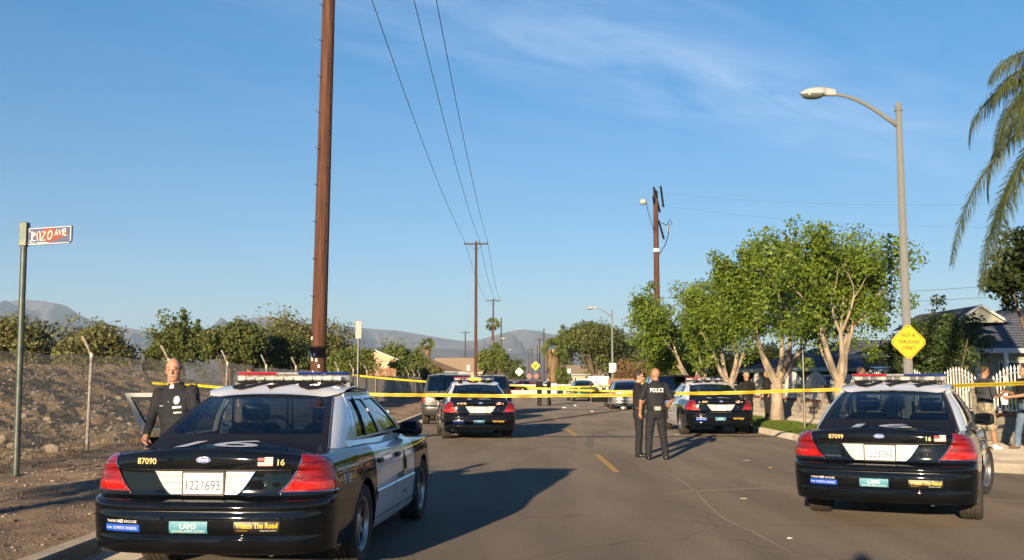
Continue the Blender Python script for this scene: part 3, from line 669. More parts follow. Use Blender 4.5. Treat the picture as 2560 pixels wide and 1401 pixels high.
def police_car(S, label, loc, rz, number, roofno, plate, order, amber=False, **kw):
    t = build_car(S, 'police_car', label, 'police car', loc, rz, 'black_paint', 'white_paint', 'white_paint', group='black and white police sedans', **kw)
    P = S.P; g0, g1 = P['g0'], P['g1']
    # partition and third brake lamp behind the rear window
    bars = [tube([(x, .88, .9), (x, .86, g1-.04)], .012, 6) for x in (-.56, -.02, .03, .56)] + [tube([(-.56, .86, g1-.05), (.56, .86, g1-.05)], .014, 6), tube([(-.6, .88, 1.06), (.6, .88, 1.06)], .014, 6)]
    mk('partition', *J(*bars, box(-.6, .6, .87, .885, .5, 1.05)), 'black_plastic', t)
    mk('gun_rack', *J(tube([(.16, 1.25, .8), (.15, 1.18, 1.3)], [.03, .02], 8), rbox(.1, .24, 1.2, 1.3, .85, 1.0, .02)), 'black_plastic', t)
    mk('brake_lamp', *rbox(-.125, .125, P['base'][0]+.13, P['base'][0]+.2, g0+.02, g0+.075, .012), 'tail_red_bright', t)
    # trunk furniture on the rear face
    rv = lambda x, z, o=.004: S.rear(x, z, o)
    for sg in (1, -1):
        def rl(a, b):
            z = .715+.18*b; x0, x1 = .165, .26+.135*b**.75; return rv(sg*(x0+(x1-x0)*a), z, .009)
        o = mk('reverse_lamp', *grid(6, 8, rl), 'reverse_lens', t, 60)
        for k in range(7): mk('lens_rib', *tube([rl(q, (k+.5)/7) for q in lin(.02, .98, 6)], .0022, 4), 'trim_gasket' if k % 2 else 'alloy', o)
        mk('lamp_rim', *J(tube([rl(1, b) for b in lin(0, 1, 8)], .006, 5), tube([rl(a, 1) for a in lin(0, 1, 6)], .005, 5), tube([rl(a, 0) for a in lin(0, 1, 6)], .004, 5)), 'chrome', o)
    p0 = rv(0, .80, .02)
    pl = mk('number_plate', *T(rbox(-.153, .153, -.006, .006, -.078, .078, .004), p0), 'plate_white', t)
    pf = lambda a, b, dz: (p0.x+a, p0.y-.0085, p0.z+b+dz)
    decal('plate_number', plate, .265, .074, lambda a, b: pf(a, b, -.012), 'plate_ink', pl)
    decal('plate_heading', 'CA EXEMPT', .13, .014, lambda a, b: pf(a, b, .055), 'plate_red', pl)
    for x in (-.09, .09): mk('plate_bolt', *disc((p0.x+x, p0.y-.009, p0.z+.065), .006, 8), 'plate_ink', pl)
    mk('plate_frame', *J(box(p0.x-.163, p0.x+.163, p0.y-.004, p0.y+.012, p0.z+.08, p0.z+.09), box(p0.x-.163, p0.x+.163, p0.y-.004, p0.y+.012, p0.z-.09, p0.z-.08), box(p0.x-.165, p0.x-.155, p0.y-.003, p0.y+.012, p0.z-.085, p0.z+.085), box(p0.x+.155, p0.x+.165, p0.y-.003, p0.y+.012, p0.z-.085, p0.z+.085)), 'black_plastic', pl)
    mk('trunk_lock', *T(lathe([(.001, -.006), (.016, -.004), (.018, 0)], 12), rv(.46, .80, .004), rx=R(90)), 'chrome', t)
    z = .965
    decal('fleet_number', number, .155, .046, lambda a, b: rv(a-.45, z+b), 'decal_gold', t)
    if order == 0: fx, nx = .47, .585
    else: fx, nx = .60, .49
    decal('unit_number', '16', .05, .046, lambda a, b: rv(a+nx, z-.005+b), 'decal_gold', t)
    fl = mk('flag_sticker', *grid(4, 2, lambda a, b: rv(fx-.056+.112*a, z-.032+.064*b)), 'decal_white', t)
    for i in range(6): mk('flag_stripe', *grid(4, 1, lambda a, b: rv(fx-.056+.112*a, z-.032+.0107*i+.0053*b, .0055)), 'decal_red', fl)
    mk('flag_canton', *grid(2, 1, lambda a, b: rv(fx-.056+.05*a, z-.002+.034*b, .0065)), 'decal_navy', fl)
    lg = mk('maker_emblem', [tuple(rv(.058*math.cos(w), z+.012+.024*math.sin(w), .008)) for w in lin(0, 2*math.pi, 24)[:-1]], [tuple(range(24))], 'chrome', t)
    mk('emblem_field', [tuple(rv(.05*math.cos(w), z+.012+.018*math.sin(w), .0095)) for w in lin(0, 2*math.pi, 24)[:-1]], [tuple(range(24))], 'decal_blue', lg)
    decal('emblem_script', 'Ford', .066, .02, lambda a, b: rv(a, z+.012+b, .011), 'decal_white', lg)
    if order: decal('model_script', 'INTERCEPTOR', .2, .016, lambda a, b: rv(a-.5, .755+b, .005), 'chrome', t)
    for sg in (1, -1):
        mk('lid_seam', *tube([rv(sg*(.585-.0*k), .735-.065*k, .001) for k in lin(0, 1, 4)], .004, 4), 'trim_gasket', t)
        mk('deck_seam', *tube([(sg*(.80-.012*k), -1.0+.62*k, S.f['zs'](-1+.62*k)+.0075) for k in lin(0, 1, 8)], .0035, 4), 'trim_gasket', t)
        mk('fuel_door' if sg < 0 else 'quarter_seam', *tube([S.P3(S.q(-.62+.0*k), S.zz(1.1, .72+.2*k), .0, sg) for k in lin(0, 1, 4)], .003, 4), 'trim_gasket', t)
    mk('lid_line', *tube([rv(x, .902, .0) for x in lin(-.66, .66, 20)], .0035, 4), 'trim_gasket', t); mk('bumper_line', *tube([rv(x, .607, -.002) for x in lin(-.85, .85, 26)], .005, 4), 'trim_gasket', t)
    # bumper stickers
    st = mk('sticker_blue', *grid(8, 8, lambda a, b: rv(-.725+.29*a, .455+.052*b, .004)), 'decal_blue', t)
    decal('sticker_text', 'DOMESTIC VIOLENCE', .2, .02, lambda a, b: rv(a-.555, .481+b, .006), 'decal_white', st); decal('sticker_text', 'FOR', .045, .016, lambda a, b: rv(a-.692, .48+b, .006), 'decal_white', st)
    decal('sticker_text', "THERE'S", .1, .018, lambda a, b: rv(a-.665, .528+b, .005), 'decal_white', st); decal('sticker_text', 'NO', .04, .026, lambda a, b: rv(a-.59, .529+b, .005), 'decal_white', st); decal('sticker_text', 'EXCUSE', .1, .018, lambda a, b: rv(a-.508, .528+b, .005), 'decal_white', st)
    st = mk('sticker_teal', *grid(8, 10, lambda a, b: rv(-.2+.29*a, .452+.085*b, .004)), 'decal_teal', t)
    decal('sticker_text', 'LAPD', .12, .034, lambda a, b: rv(a-.055, .502+b, .008), 'decal_white', st); decal('sticker_text', 'JOINLAPD.COM', .25, .02, lambda a, b: rv(a-.055, .466+b, .008), 'decal_white', st)
    st = mk('sticker_black', *grid(8, 10, lambda a, b: rv(.29+.33*a, .452+.085*b, .004)), 'decal_black', t)
    decal('sticker_text', 'Watch The Road', .3, .04, lambda a, b: rv(a+.455, .51+b, .006), 'decal_yellow', st); decal('sticker_text', 'OPERATION TRAFFIC', .12, .008, lambda a, b: rv(a+.54, .474+b, .006), 'decal_white', st); decal('sticker_text', 'JOINLAPD.COM', .08, .007, lambda a, b: rv(a+.35, .474+b, .006), 'decal_yellow', st)
    for sg in (1, -1): mk('bumper_recess', *grid(10, 3, lambda a, b: rv(sg*(.12+.5*a), .385+(.03*math.sin(math.pi*a)+.004)*b, .004+.012*math.sin(math.pi*b)*math.sin(math.pi*a))), 'black_paint', t, 60)
    # big roof and trunk numbers
    def deck(a, b):
        x, y = a, -.87+b; u = min(abs(x)/.82, 1); k = (y+1.2)/1.05
        return (x, y, S.f['zs'](y)+(P['crown']+.03*max(min(k, 1), 0))*(1-u**2)+.005)
    decal('trunk_number', '16', .62, .5, deck, 'decal_white', t, 3)
    decal('roof_number', roofno, .95, .62, lambda a, b: (a, .68+b, S.roof(a, .68+b)+.011), 'decal_navy', t, 3)
    for sg in (1, -1):
        q0 = S.q(-.66)
        for s_, w, h, dz in (('911', .17, .085, .0), ('EMERGENCY', .2, .028, .07)):
            decal('emergency_sticker', s_, w, h, lambda a, b: S.P3(S.q(-.66+a*sg), S.zz(1.1, .79+dz+b), .003, sg), 'decal_white', t)
        for i in range(4): mk('emergency_lines', *grid(2, 1, lambda a, b: S.P3(S.q(-.66+sg*(.1+.05*a)), .755+.02*i+.008*b, .003, sg)), 'decal_white', t)
        dr = [d for d in t.children if d.name.startswith('door') and d.location.y > 2][0 if sg > 0 else 1]; h = Vector(dr.location)
        mk('door_shield', [tuple(S.P3(S.q(1.75+sg*.1*math.cos(w)*(1-.25*math.sin(w))), .72+.13*math.sin(w), .004, sg)-h) for w in lin(0, 2*math.pi, 20)[:-1]], [tuple(range(20))], 'decal_gold', dr)
        mk('shield_seal', [tuple(S.P3(S.q(1.75+sg*.06*math.cos(w)), .73+.07*math.sin(w), .006, sg)-h) for w in lin(0, 2*math.pi, 20)[:-1]], [tuple(range(20))], 'decal_navy', dr)
        decal('door_lettering', 'LOS ANGELES', .3, .03, lambda a, b: S.P3(S.q(1.75+sg*a), .44+b, .004, sg)-h, 'decal_navy', dr); decal('door_lettering', 'POLICE', .3, .05, lambda a, b: S.P3(S.q(1.5+sg*a), .63+b, .004, sg)-h, 'decal_navy', dr)
    mk('antenna', *T(prism([(-.03, 0), (.03, 0), (.004, .045)], -.004, .004), (.74, -.72, S.f['zs'](-.72)+.01), rz=.6), 'black_plastic', t)
    # light bar
    lb = mk('light_bar', *J(rbox(-.58, .58, .86, 1.1, g1+.09, g1+.11, .01), box(-.5, -.44, .9, 1.06, g1+.0, g1+.095), box(.44, .5, .9, 1.06, g1+.0, g1+.095), box(.57, .63, .93, 1.03, g1-.02, g1+.1), box(-.63, -.57, .93, 1.03, g1-.02, g1+.1)), 'black_plastic', t)
    zb = g1+.112
    def slab(x0, x1, z0, z1, d=.14):
        def fn(a, b):
            x = x0+(x1-x0)*a; e = min(1, (.62-abs(x))/.14); dd = d*max(e, .02)**.5; w = 2*math.pi*b
            return (x, .98+dd*math.copysign(abs(math.cos(w))**.5, math.cos(w)), (z0+z1)/2+(z1-z0)/2*math.copysign(abs(math.sin(w))**.6, math.sin(w)))
        g = grid(14, 16, fn); return g[0], g[1] + [tuple(range(17)), tuple(range(14*17+16, 14*17-1, -1))]
    mk('lens_row', *slab(-.615, .615, zb, zb+.06, .135), 'lens_clear', lb, 50)
    for i in range(11):
        x = -.52+.104*i; mk('reflector', *rbox(x-.042, x+.042, .836, .85, zb+.008, zb+.052, .008), 'chrome' if i % 3 else 'lens_clear', lb)
    mk('red_dome', *slab(-.62, -.14, zb+.06, zb+.09), 'lens_red', lb, 50); mk('clear_dome', *slab(-.14, .09, zb+.06, zb+.088), 'lens_clear', lb, 50); mk('blue_dome', *slab(.09, .62, zb+.06, zb+.09), 'lens_blue', lb, 50)
    if amber: mk('lit_lamp', *rbox(-.16, .2, .825, .845, zb+.005, zb+.06, .008), 'lamp_amber', lb)
    mk('light_rail', *rbox(-.34, .34, .835, .85, zb-.022, zb-.004, .006), 'chrome', lb)
    lb.scale = (.91, 1, 1)
    return t
SD = Shape(SEDAN); SV = Shape(SUV); VN = Shape(VAN)
# ------------------------------------------------------------------ setting: ground, road, kerbs, walks, berm, mountains
KL, KR = -3.8, 7.4              # kerb faces left and right of the road
def sheet(name, poly, z, m_, parent=None, kind='structure', sub=0):
    v = [(x, y, z) for x, y in poly]; f = [tuple(range(len(v)))]
    o = mk(name, v, f, m_, parent)
    if kind and not parent: setp(o, kind=kind)
    return o
def jit(x, y, s, a): return noise.noise(Vector((x*s, y*s, 3.3)))*a
g = mk('ground', [(-16000, -3000, -.06), (16000, -3000, -.06), (16000, 16000, -.06), (-16000, 16000, -.06)], [(0, 1, 2, 3)], 'far_ground'); setp(g, kind='structure')
CX, CY, CR = 10.2, 19.8, 2.8    # corner return on the right
arc_pts = [(CX-CR*math.cos(a), CY-CR*math.sin(a)) for a in lin(0, math.pi/2, 10)]
road_poly = [(KL, -20), (60, -20), (60, CY-CR)] + arc_pts[::-1] + [(KR, 84), (90, 84), (90, 99), (-90, 99), (-90, 87), (KL, 87)]
road = sheet('road', road_poly, 0, 'asphalt')
# concrete gutter on the left, kerbs as real steps
def ribbon(pts, o0, o1, z): # flat strip beside a polyline, offsets to its left
    v = []; n = len(pts)
    for i, p in enumerate(pts):
        a, b = Vector(pts[max(i-1, 0)]), Vector(pts[min(i+1, n-1)]); d = (b-a).normalized(); nn = Vector((-d.y, d.x))
        for o in (o0, o1): v.append((p[0]+nn.x*o, p[1]+nn.y*o, z))
    return v, [(2*i, 2*i+2, 2*i+3, 2*i+1) for i in range(n-1)]
mk('gutter', *ribbon([(KL, y) for y in lin(-15, 87, 20)], 0, -.5, .004), 'concrete', road)
def kerb(name, pts, side, m_):   # side=+1: raised ground lies to the left of the line
    prof = [(0, -.02), (0, .11), (.02, .14), (.15, .15), (.15, -.02)]; v = []; n = len(pts); k = len(prof)
    for i, p in enumerate(pts):
        a, b = Vector(pts[max(i-1, 0)]), Vector(pts[min(i+1, n-1)]); d = (b-a).normalized(); nn = Vector((-d.y, d.x))*side
        for o, z in prof: v.append((p[0]+nn.x*o, p[1]+nn.y*o, z))
    f = [(i*k+j, (i+1)*k+j, (i+1)*k+j+1, i*k+j+1) for i in range(n-1) for j in range(k-1)]
    return v, f
for i in range(34):
    y0 = -15 + 3*i; pts = [(KL, y) for y in lin(y0+.006, y0+2.994, 2)]
    o = mk('kerb' if i == 0 else 'kerb_segment', *kerb('', pts, 1, ''), 'concrete_dark', None if i == 0 else kerb0)
    if i == 0: kerb0 = setp(o, kind='structure')
rk = setp(mk('kerb', *kerb('', [(60, CY-CR)] + [(x, CY-CR) for x in (30, 20, 14)] + arc_pts[::-1][:], -1, ''), 'concrete'), kind='structure')
for i in range(21):
    y0 = CY + 3*i; mk('kerb_segment', *kerb('', [(KR, y0+.006), (KR, min(y0+2.994, 83.9))], -1, ''), 'concrete', rk)
mk('paint_mark', [(8.9+.16*math.cos(w)*(1+.2*math.sin(3*w)), CY-CR-.004, .075+.05*math.sin(w)) for w in lin(0, 2*math.pi, 18)[:-1]], [tuple(range(18))], 'paint_blue', rk)
fk = setp(mk('kerb', *kerb('', [(90, 99), (20, 99), (-90, 99)], -1, ''), 'white_wall'), kind='structure')
# yellow centre dashes
first = None
for i in range(7):
    y0, y1 = 17.8+i*11, 17.8+i*11+4.3
    if y1 > 84: break
    v = [(1.8-.06+jit(1, y, 3, .012), y, .004) for y in lin(y0, y1, 6)] + [(1.8+.06+jit(5, y, 3, .012), y, .004) for y in lin(y0, y1, 6)]
    mk('centre_dash', v, [(k, k+7, k+8, k+1) for k in range(6)], 'road_yellow', road)
def tyre_mark(pts, w, m_='tyre_rubbed', name='tyre_mark', z=.0045):
    v = []; n = len(pts)
    P_ = [Vector(p) for p in pts]
    # Catmull-Rom through the points
    Q = []
    for i in range(n-1):
        p0, p1, p2, p3 = P_[max(i-1, 0)], P_[i], P_[i+1], P_[min(i+2, n-1)]
        for t in lin(0, 1, 8)[:-1]: Q.append(.5*((2*p1)+(p2-p0)*t+(2*p0-5*p1+4*p2-p3)*t*t+(3*p1-p0-3*p2+p3)*t**3))
    Q.append(P_[-1]); n = len(Q)
    for i, p in enumerate(Q):
        d = (Q[min(i+1, n-1)]-Q[max(i-1, 0)]).normalized(); nn = Vector((-d.y, d.x)); ww = w*min(1, 5*min(i, n-1-i)/n+.15)
        v += [tuple((p+nn*ww/2).to_3d()+Vector((0, 0, z))), tuple((p-nn*ww/2).to_3d()+Vector((0, 0, z)))]
    mk(name, v, [(2*i, 2*i+2, 2*i+3, 2*i+1) for i in range(n-1)], m_, road)
gp = lambda px, py: at(px, py, EYE*2560/(py-950)*1.0).xy
def ground_pt(px, py):
    d = ray(px, py); k = -EYE/d.z; return Vector((d.x*k, d.y*k))
tyre_mark([ground_pt(1535, 1073), ground_pt(1488, 1084), ground_pt(1472, 1105), ground_pt(1476, 1122)], .2)
tyre_mark([ground_pt(1290, 1130), ground_pt(1340, 1120), ground_pt(1400, 1116), ground_pt(1445, 1124)], .12)
tyre_mark([ground_pt(1660, 1235), ground_pt(1760, 1228), ground_pt(1900, 1222), ground_pt(2010, 1222)], .1, 'crack_seal', 'dust_streak')
tyre_mark([ground_pt(1640, 1165), ground_pt(1720, 1215), ground_pt(1800, 1290), ground_pt(1880, 1330), ground_pt(1990, 1390)], .022, 'crack_seal', 'crack')
tyre_mark([ground_pt(1495, 1080), ground_pt(1560, 1118), ground_pt(1640, 1165)], .03, 'crack_seal', 'crack')
tyre_mark([ground_pt(2440, 1246), ground_pt(2500, 1252), ground_pt(2620, 1258)], .09, 'crack_seal', 'crack')
# right pavement: corner pad, lawn strip and walk slabs
Z1 = .148
inner = [(CX-(CR-.15)*math.cos(a), CY-(CR-.15)*math.sin(a)) for a in lin(0, math.pi/2, 10)]
base = sheet('pavement', [(60, CY-CR+.15)] + inner[::-1] + [(KR+.15, 84), (60, 84)], Z1-.012, 'mortar')
def slab(x0, x1, y0, y1, parent=base, m_='concrete'):
    return mk('slab', *rbox(x0+.005, x1-.005, y0+.005, y1-.005, Z1-.06, Z1+.002+rnd.uniform(-.002, .002), .006), m_, parent)
for i in range(22): slab(9.65, 11.15, 24.5+1.5*i, 26+1.5*i)
for y in (21.5, 23.0): 
    for x in (7.62, 8.8, 9.98): slab(x, x+1.17, y, y+1.48)
for y in (17.25, 18.7, 20.1):
    for x in (10.3, 11.8, 13.3, 14.8): slab(x, x+1.48, y, y+1.42)
for x, y in ((8.85, 18.72), (8.85, 20.1), (7.75, 20.1)): slab(x, x+(1.43 if x > 8 else 1.08), y, y+1.38)
lawn = sheet('lawn', [(KR+.15, 24.5), (9.64, 24.5), (9.64, 60), (KR+.15, 60)], Z1+.006, 'lawn_soil')
def grass(name, x0, x1, y0, y1, n, h, parent=None):
    rg = np.random.default_rng(3); x = rg.uniform(x0, x1, n); y = y0+(y1-y0)*rg.uniform(0, 1, n)**1.3; a = rg.uniform(0, 6.28, n); w = rg.uniform(.008, .016, n); hh = rg.uniform(.4, 1, n)*h; l = rg.uniform(-.05, .05, (n, 2))
    c, s = np.cos(a)*w, np.sin(a)*w; z = np.full(n, Z1)
    v = np.stack([np.stack([x-c, y-s, z], 1), np.stack([x+c, y+s, z], 1), np.stack([x+l[:, 0], y+l[:, 1], z+hh], 1)], 1).reshape(-1, 3)
    o = mk(name, v, np.arange(3*n).reshape(-1, 3), 'grass_blade', parent); return o
setp(grass('grass', KR+.18, 9.62, 24.6, 50, 42000, .075), 'short green grass of the strip between kerb and walk', 'grass', kind='stuff')
# left verge, berm and ground behind the fence
def sst(v): v = min(max(v, 0), 1); return v*v*(3-2*v)
def berm(x, y):
    t = sst((-9.1-x)/6.5); g_ = sst((y-11)/17); fade = 1-.8*sst((y-40)/22); tail = 1-.3*sst((-x-17)/12)
    return 1.8*t*(.12+.88*g_)*fade*tail
def verge_z(x, y):
    z = .15 + berm(x, y)
    k = min(1, max(0, (KL-.15-x)/.6)); z += k*(jit(x, y, .9, .05)+jit(x, y, 3.1, .028)+jit(x, y, 8, .013)) + .03*k
    if x < -9: z += jit(x, y, .5, .22)+jit(x, y, 1.7, .13)+jit(x, y, 4.3, .06)+jit(x, y, 9, .03)
    return z
xs = sorted(set([round(KL-.15-v, 3) for v in lin(0, 5, 50) + lin(5, 14, 90) + lin(14, 60, 26)]), reverse=True)
ys = lin(-6, 5, 30)+lin(5, 32, 240)[1:]+lin(32, 60, 120)[1:]+lin(60, 86.8, 30)[1:]
v = [(x, y, verge_z(x, y)) for x in xs for y in ys]; n = len(ys)
vf = [(i*n+j, (i+1)*n+j, (i+1)*n+j+1, i*n+j+1) for i in range(len(xs)-1) for j in range(n-1)]
cxm = [(xs[i]+xs[i+1])/2 for i in range(len(xs)-1) for j in range(n-1)]
setp(mk('dirt_verge', v, vf, ['dirt', 'gravel'], None, 179, mi=[1 if c < -8.7 else 0 for c in cxm]), kind='structure')
def rock_mesh(seed, n=9, m_=6):
    g = ell((0, 0, 0), (1, .8, .6), n, m_); out = []
    for p in g[0]:
        k = 1+.38*noise.noise(Vector(p)*1.7+Vector((seed*3.1, seed, 0))); out.append((p[0]*k, p[1]*k, p[2]*k))
    return out, g[1]
RM = [rock_mesh(i) for i in range(6)]
RL = [rock_mesh(i, 6, 3) for i in range(6)]
def rubble(name, spots, m_, label):
    V_, F_ = [], []
    for x, y, s in spots:
        g = RL[rnd.randrange(6)]; a = rnd.uniform(0, 6.28); c, si = math.cos(a)*s, math.sin(a)*s; z = verge_z(x, y)+s*.15; n_ = len(V_)
        V_ += [(x+p[0]*c-p[1]*si, y+p[0]*si+p[1]*c, z+p[2]*s) for p in g[0]]; F_ += [tuple(i+n_ for i in q) for q in g[1]]
    setp(mk(name, V_, F_, m_), label, 'rubble', kind='stuff')
sp = [(rnd.uniform(-18, -8.8), rnd.uniform(12, 46), .012+.055*rnd.random()**3) for _ in range(9000)]
rubble('rubble', sp, 'rock', 'pale broken stones strewn over the bank behind the fence')
sp = [(rnd.uniform(-18, -8.8), rnd.uniform(12, 46), .015+.05*rnd.random()**3) for _ in range(7000)]
rubble('rubble', sp, 'rock_dark', 'dark gravel pieces strewn over the bank behind the fence')
sp = [(KL-.2-4.6*rnd.random()**.8, rnd.uniform(6.5, 40), .008+.022*rnd.random()**3) for _ in range(2600)]
rubble('pebbles', sp, 'rock', 'small pale pebbles scattered on the dirt verge')
sp = [(KL-.2-4.4*rnd.random(), rnd.uniform(6.5, 30), .01+.03*rnd.random()**2) for _ in range(900)]
rubble('dirt_clods', sp, 'rock_dark', 'dark clods of earth lying on the dirt verge')
bigs = [(130, 1125, .17), (118, 1050, .12), (300, 1050, .14), (5, 1105, .15), (325, 1062, .12), (60, 1040, .1), (296, 998, .12), (30, 1115, .11)]
RL_ = ['rounded pale rock at the foot of the bank, nearest the slim fence post', 'pale rock half way along the foot of the bank', 'flat pale rock left of the open car door', 'pale rock at the left edge of the picture', 'small pale rock beside the flat one by the open car door', 'pale rock left of the fence post on the lower bank', 'pale rock high on the bank right of the fence post', 'smaller pale rock near the left edge of the picture']
for (px, py, s), lb_ in zip(bigs, RL_):
    d = ray(px, py); k = 14.
    for _ in range(400):
        p = Vector((0, 0, EYE))+d*k
        if p.z <= verge_z(p.x, p.y)+s*.2: break
        k += .05
    o = mk('rock', *T(RM[rnd.randrange(6)], rz=rnd.uniform(0, 6), s=s), 'rock', None, 60, (p.x, p.y, verge_z(p.x, p.y)+s*.2))
    setp(o, lb_, 'rock', 'large rocks on the bank')
# mountains
def mountains(name, prof, D, depth, seed, rough):
    hs = sm([p[0] for p in prof], [p[1] for p in prof]); v = []; nx, ny = 420, 70
    for i in range(nx+1):
        px = prof[0][0]+(prof[-1][0]-prof[0][0])*i/nx; top = at(px, hs(px), D)
        for j in range(ny+1):
            t = j/ny; y = D-depth*(1-t) if t <= 1 else D; s = t**1.35
            rid = 1-abs(noise.noise(Vector((px*.011+t*1.1, t*1.3, seed)))*2); r2 = 1-abs(noise.noise(Vector((px*.035-t*1.5, t*2.6, seed+5)))*2); r3 = noise.noise(Vector((px*.1, t*7, seed+9)))
            e = math.sin(math.pi*t)
            z = top.z*(s + rough*e*((rid-.55)*.6+(r2-.55)*.4+r3*.16+.1*noise.noise(Vector((px*.25, t*16, seed))))) - 8*(1-t)
            v.append((top.x*(y/D)**.5*1.0 + e*60*noise.noise(Vector((px*.02, t*3, 2))), y, max(z, -20)))
    f = [(i*(ny+1)+j, (i+1)*(ny+1)+j, (i+1)*(ny+1)+j+1, i*(ny+1)+j+1) for i in range(nx) for j in range(ny)]
    setp(mk(name, v, f, 'mountain', None, 179), kind='structure')
mountains('mountains', [(-900, 850), (-300, 800), (-100, 775), (0, 757), (60, 750), (130, 757), (165, 765), (200, 788), (260, 808), (330, 822), (400, 832), (480, 830), (540, 818), (600, 802), (650, 793), (700, 800), (760, 812), (860, 815), (900, 820), (950, 824), (1000, 828), (1060, 838), (1120, 848), (1170, 853), (1240, 838), (1280, 828), (1310, 824), (1340, 828), (1380, 836), (1430, 838), (1470, 832), (1500, 834), (1540, 838), (1570, 833), (1600, 830), (1640, 836), (1700, 850), (1800, 865), (2000, 876), (2300, 880), (2900, 888), (3600, 890)], 7200, 2600, 1.3, .85)
mountains('foothills', [(-700, 880), (0, 872), (200, 860), (400, 868), (700, 862), (900, 868), (1100, 872), (1300, 884), (1500, 886), (1800, 890), (2600, 898), (3400, 900)], 4200, 1300, 4.7, .35)
setp(mk('haze', *box(-13000, 13000, -2500, 11500, -61, 760), 'far_ground'), kind='stuff')
hz = bpy.data.objects['haze']; hm = bpy.data.materials.new('haze_air'); hm.use_nodes = True; hn = hm.node_tree
for n_ in list(hn.nodes):
    if n_.type == 'BSDF_PRINCIPLED': hn.nodes.remove(n_)
pv = hn.nodes.new('ShaderNodeVolumePrincipled'); pv.inputs['Color'].default_value = (.58, .77, 1, 1); pv.inputs['Density'].default_value = HAZE; pv.inputs['Anisotropy'].default_value = 0
hn.links.new(pv.outputs[0], hn.nodes['Material Output'].inputs['Volume']); hz.data.materials.clear(); hz.data.materials.append(hm)
# ------------------------------------------------------------------ vegetation
def leaf_cloud(centers, radii, n, size, rg, squash=.8, out=.35, droop=0.):
    """leaf-sized quads spread through clumps"""
    C = np.asarray(centers, float); K = len(C); Rr = np.asarray(radii, float); N = K*n
    idx = np.repeat(np.arange(K), n); d = rg.normal(size=(N, 3)); d /= np.linalg.norm(d, axis=1, keepdims=True)
    r = rg.uniform(0, 1, N)**.45; p = C[idx] + d*(Rr[idx]*r)[:, None]*np.array([1, 1, squash])
    nrm = rg.normal(size=(N, 3)) + d*out*2; nrm[:, 2] += .25; nrm /= np.linalg.norm(nrm, axis=1, keepdims=True)
    t = rg.normal(size=(N, 3)); t[:, 2] -= droop; t -= nrm*(t*nrm).sum(1, keepdims=True); t /= np.linalg.norm(t, axis=1, keepdims=True)
    b = np.cross(nrm, t); s = (size*rg.uniform(.6, 1.3, N))[:, None]
    v = np.stack([p-t*s*.5, p+b*s*.3, p+t*s*.6, p-b*s*.3], 1).reshape(-1, 3)
    return v, np.arange(4*N).reshape(-1, 4)
def limb(p, d, l, r, lev, rg, segs, tips, up=.25, wig=.18, split=(2, 3), spread=.55, shrink=.72, maxlev=4):
    pts = [Vector(p)]; d = Vector(d).normalized(); n = 4; rad = [r]
    for i in range(n):
        d = (d + Vector((rg.normal()*wig, rg.normal()*wig, up*.3+rg.normal()*wig*.5))).normalized(); pts.append(pts[-1]+d*l/n); rad.append(r*(1-.42*(i+1)/n))
    segs.append(tube(pts, rad, 7 if lev < 2 else 5, False))
    if lev >= 2: tips.append((pts[2], lev))
    elif rg.random() < .6: tips.append((pts[3]+Vector((rg.normal()*.35, rg.normal()*.35, .1)), 2))
    tips.append((pts[-1], lev))
    if lev >= maxlev: return
    k = rg.integers(split[0], split[1]+1); a0 = rg.uniform(0, 6.28)
    for i in range(k):
        a = a0+2*math.pi*i/k+rg.normal()*.3; o = d.orthogonal().normalized(); q = d.cross(o); s = spread*rg.uniform(.6, 1.3)
        nd = (d + (o*math.cos(a)+q*math.sin(a))*s).normalized()
        limb(pts[-1], nd, l*shrink*rg.uniform(.8, 1.2), rad[-1]*.78, lev+1, rg, segs, tips, up, wig, split, spread, shrink, maxlev)
def vase_tree(name, label, base, height, seed, r0=.24, stems=4, first=.9, leaf='leaf_ficus', bark='bark_pale', size=.13, nleaf=26, spread=.5, lean=(0, 0), clump=.42, group=None, keep=1., width=1.):
    rg = np.random.default_rng(seed); segs, tips = [], []
    t = thing(name, label, 'tree', base, 0, group)
    top = Vector((lean[0]*.3, lean[1]*.3, first))
    segs.append(tube([(0, 0, -.05), (0, 0, .1), top*.5, top], [r0*1.45, r0*1.15, r0*.95, r0*.95], 10, False))
    L = (height-first)*.42
    for i in range(stems):
        a = 2*math.pi*i/stems+rg.normal()*.25; s = spread*rg.uniform(.75, 1.25)*width
        limb(top-Vector((0, 0, .05)), (math.cos(a)*s+lean[0], math.sin(a)*s+lean[1], 1), L*rg.uniform(.75, 1.2), r0*.54, 1, rg, segs, tips, .3, .13, (2, 3), .42*width, .66, 4)
    zmax = max(p.z for p, l in tips); k = height/zmax
    trunk = [(v, f) for v, f in segs]; V_, F_ = J(*trunk); V_ = [(x, y, z*k) for x, y, z in V_]
    mk('trunk', V_, F_, bark, t, 179)
    c = [(p.x, p.y, p.z*k) for p, l in tips if l >= 2 and rg.random() < keep and p.z*k > first*1.25]
    c += [(x*1.08, y*1.08, z-rg.uniform(.5, 1.5)) for x, y, z in c if rg.random() < .36 and z > first*1.6 and x*x+y*y > .8]
    c = [q for q in c if noise.noise(Vector(q)*.55+Vector((seed, 0, 0))) > -.2] if keep < 1 else c
    rr = [clump*rg.uniform(.5, 1.25) for _ in c]
    v, f = leaf_cloud(c, rr, nleaf, size, rg, .85, .35, .5)
    mk('crown', v, f, leaf, t); return t
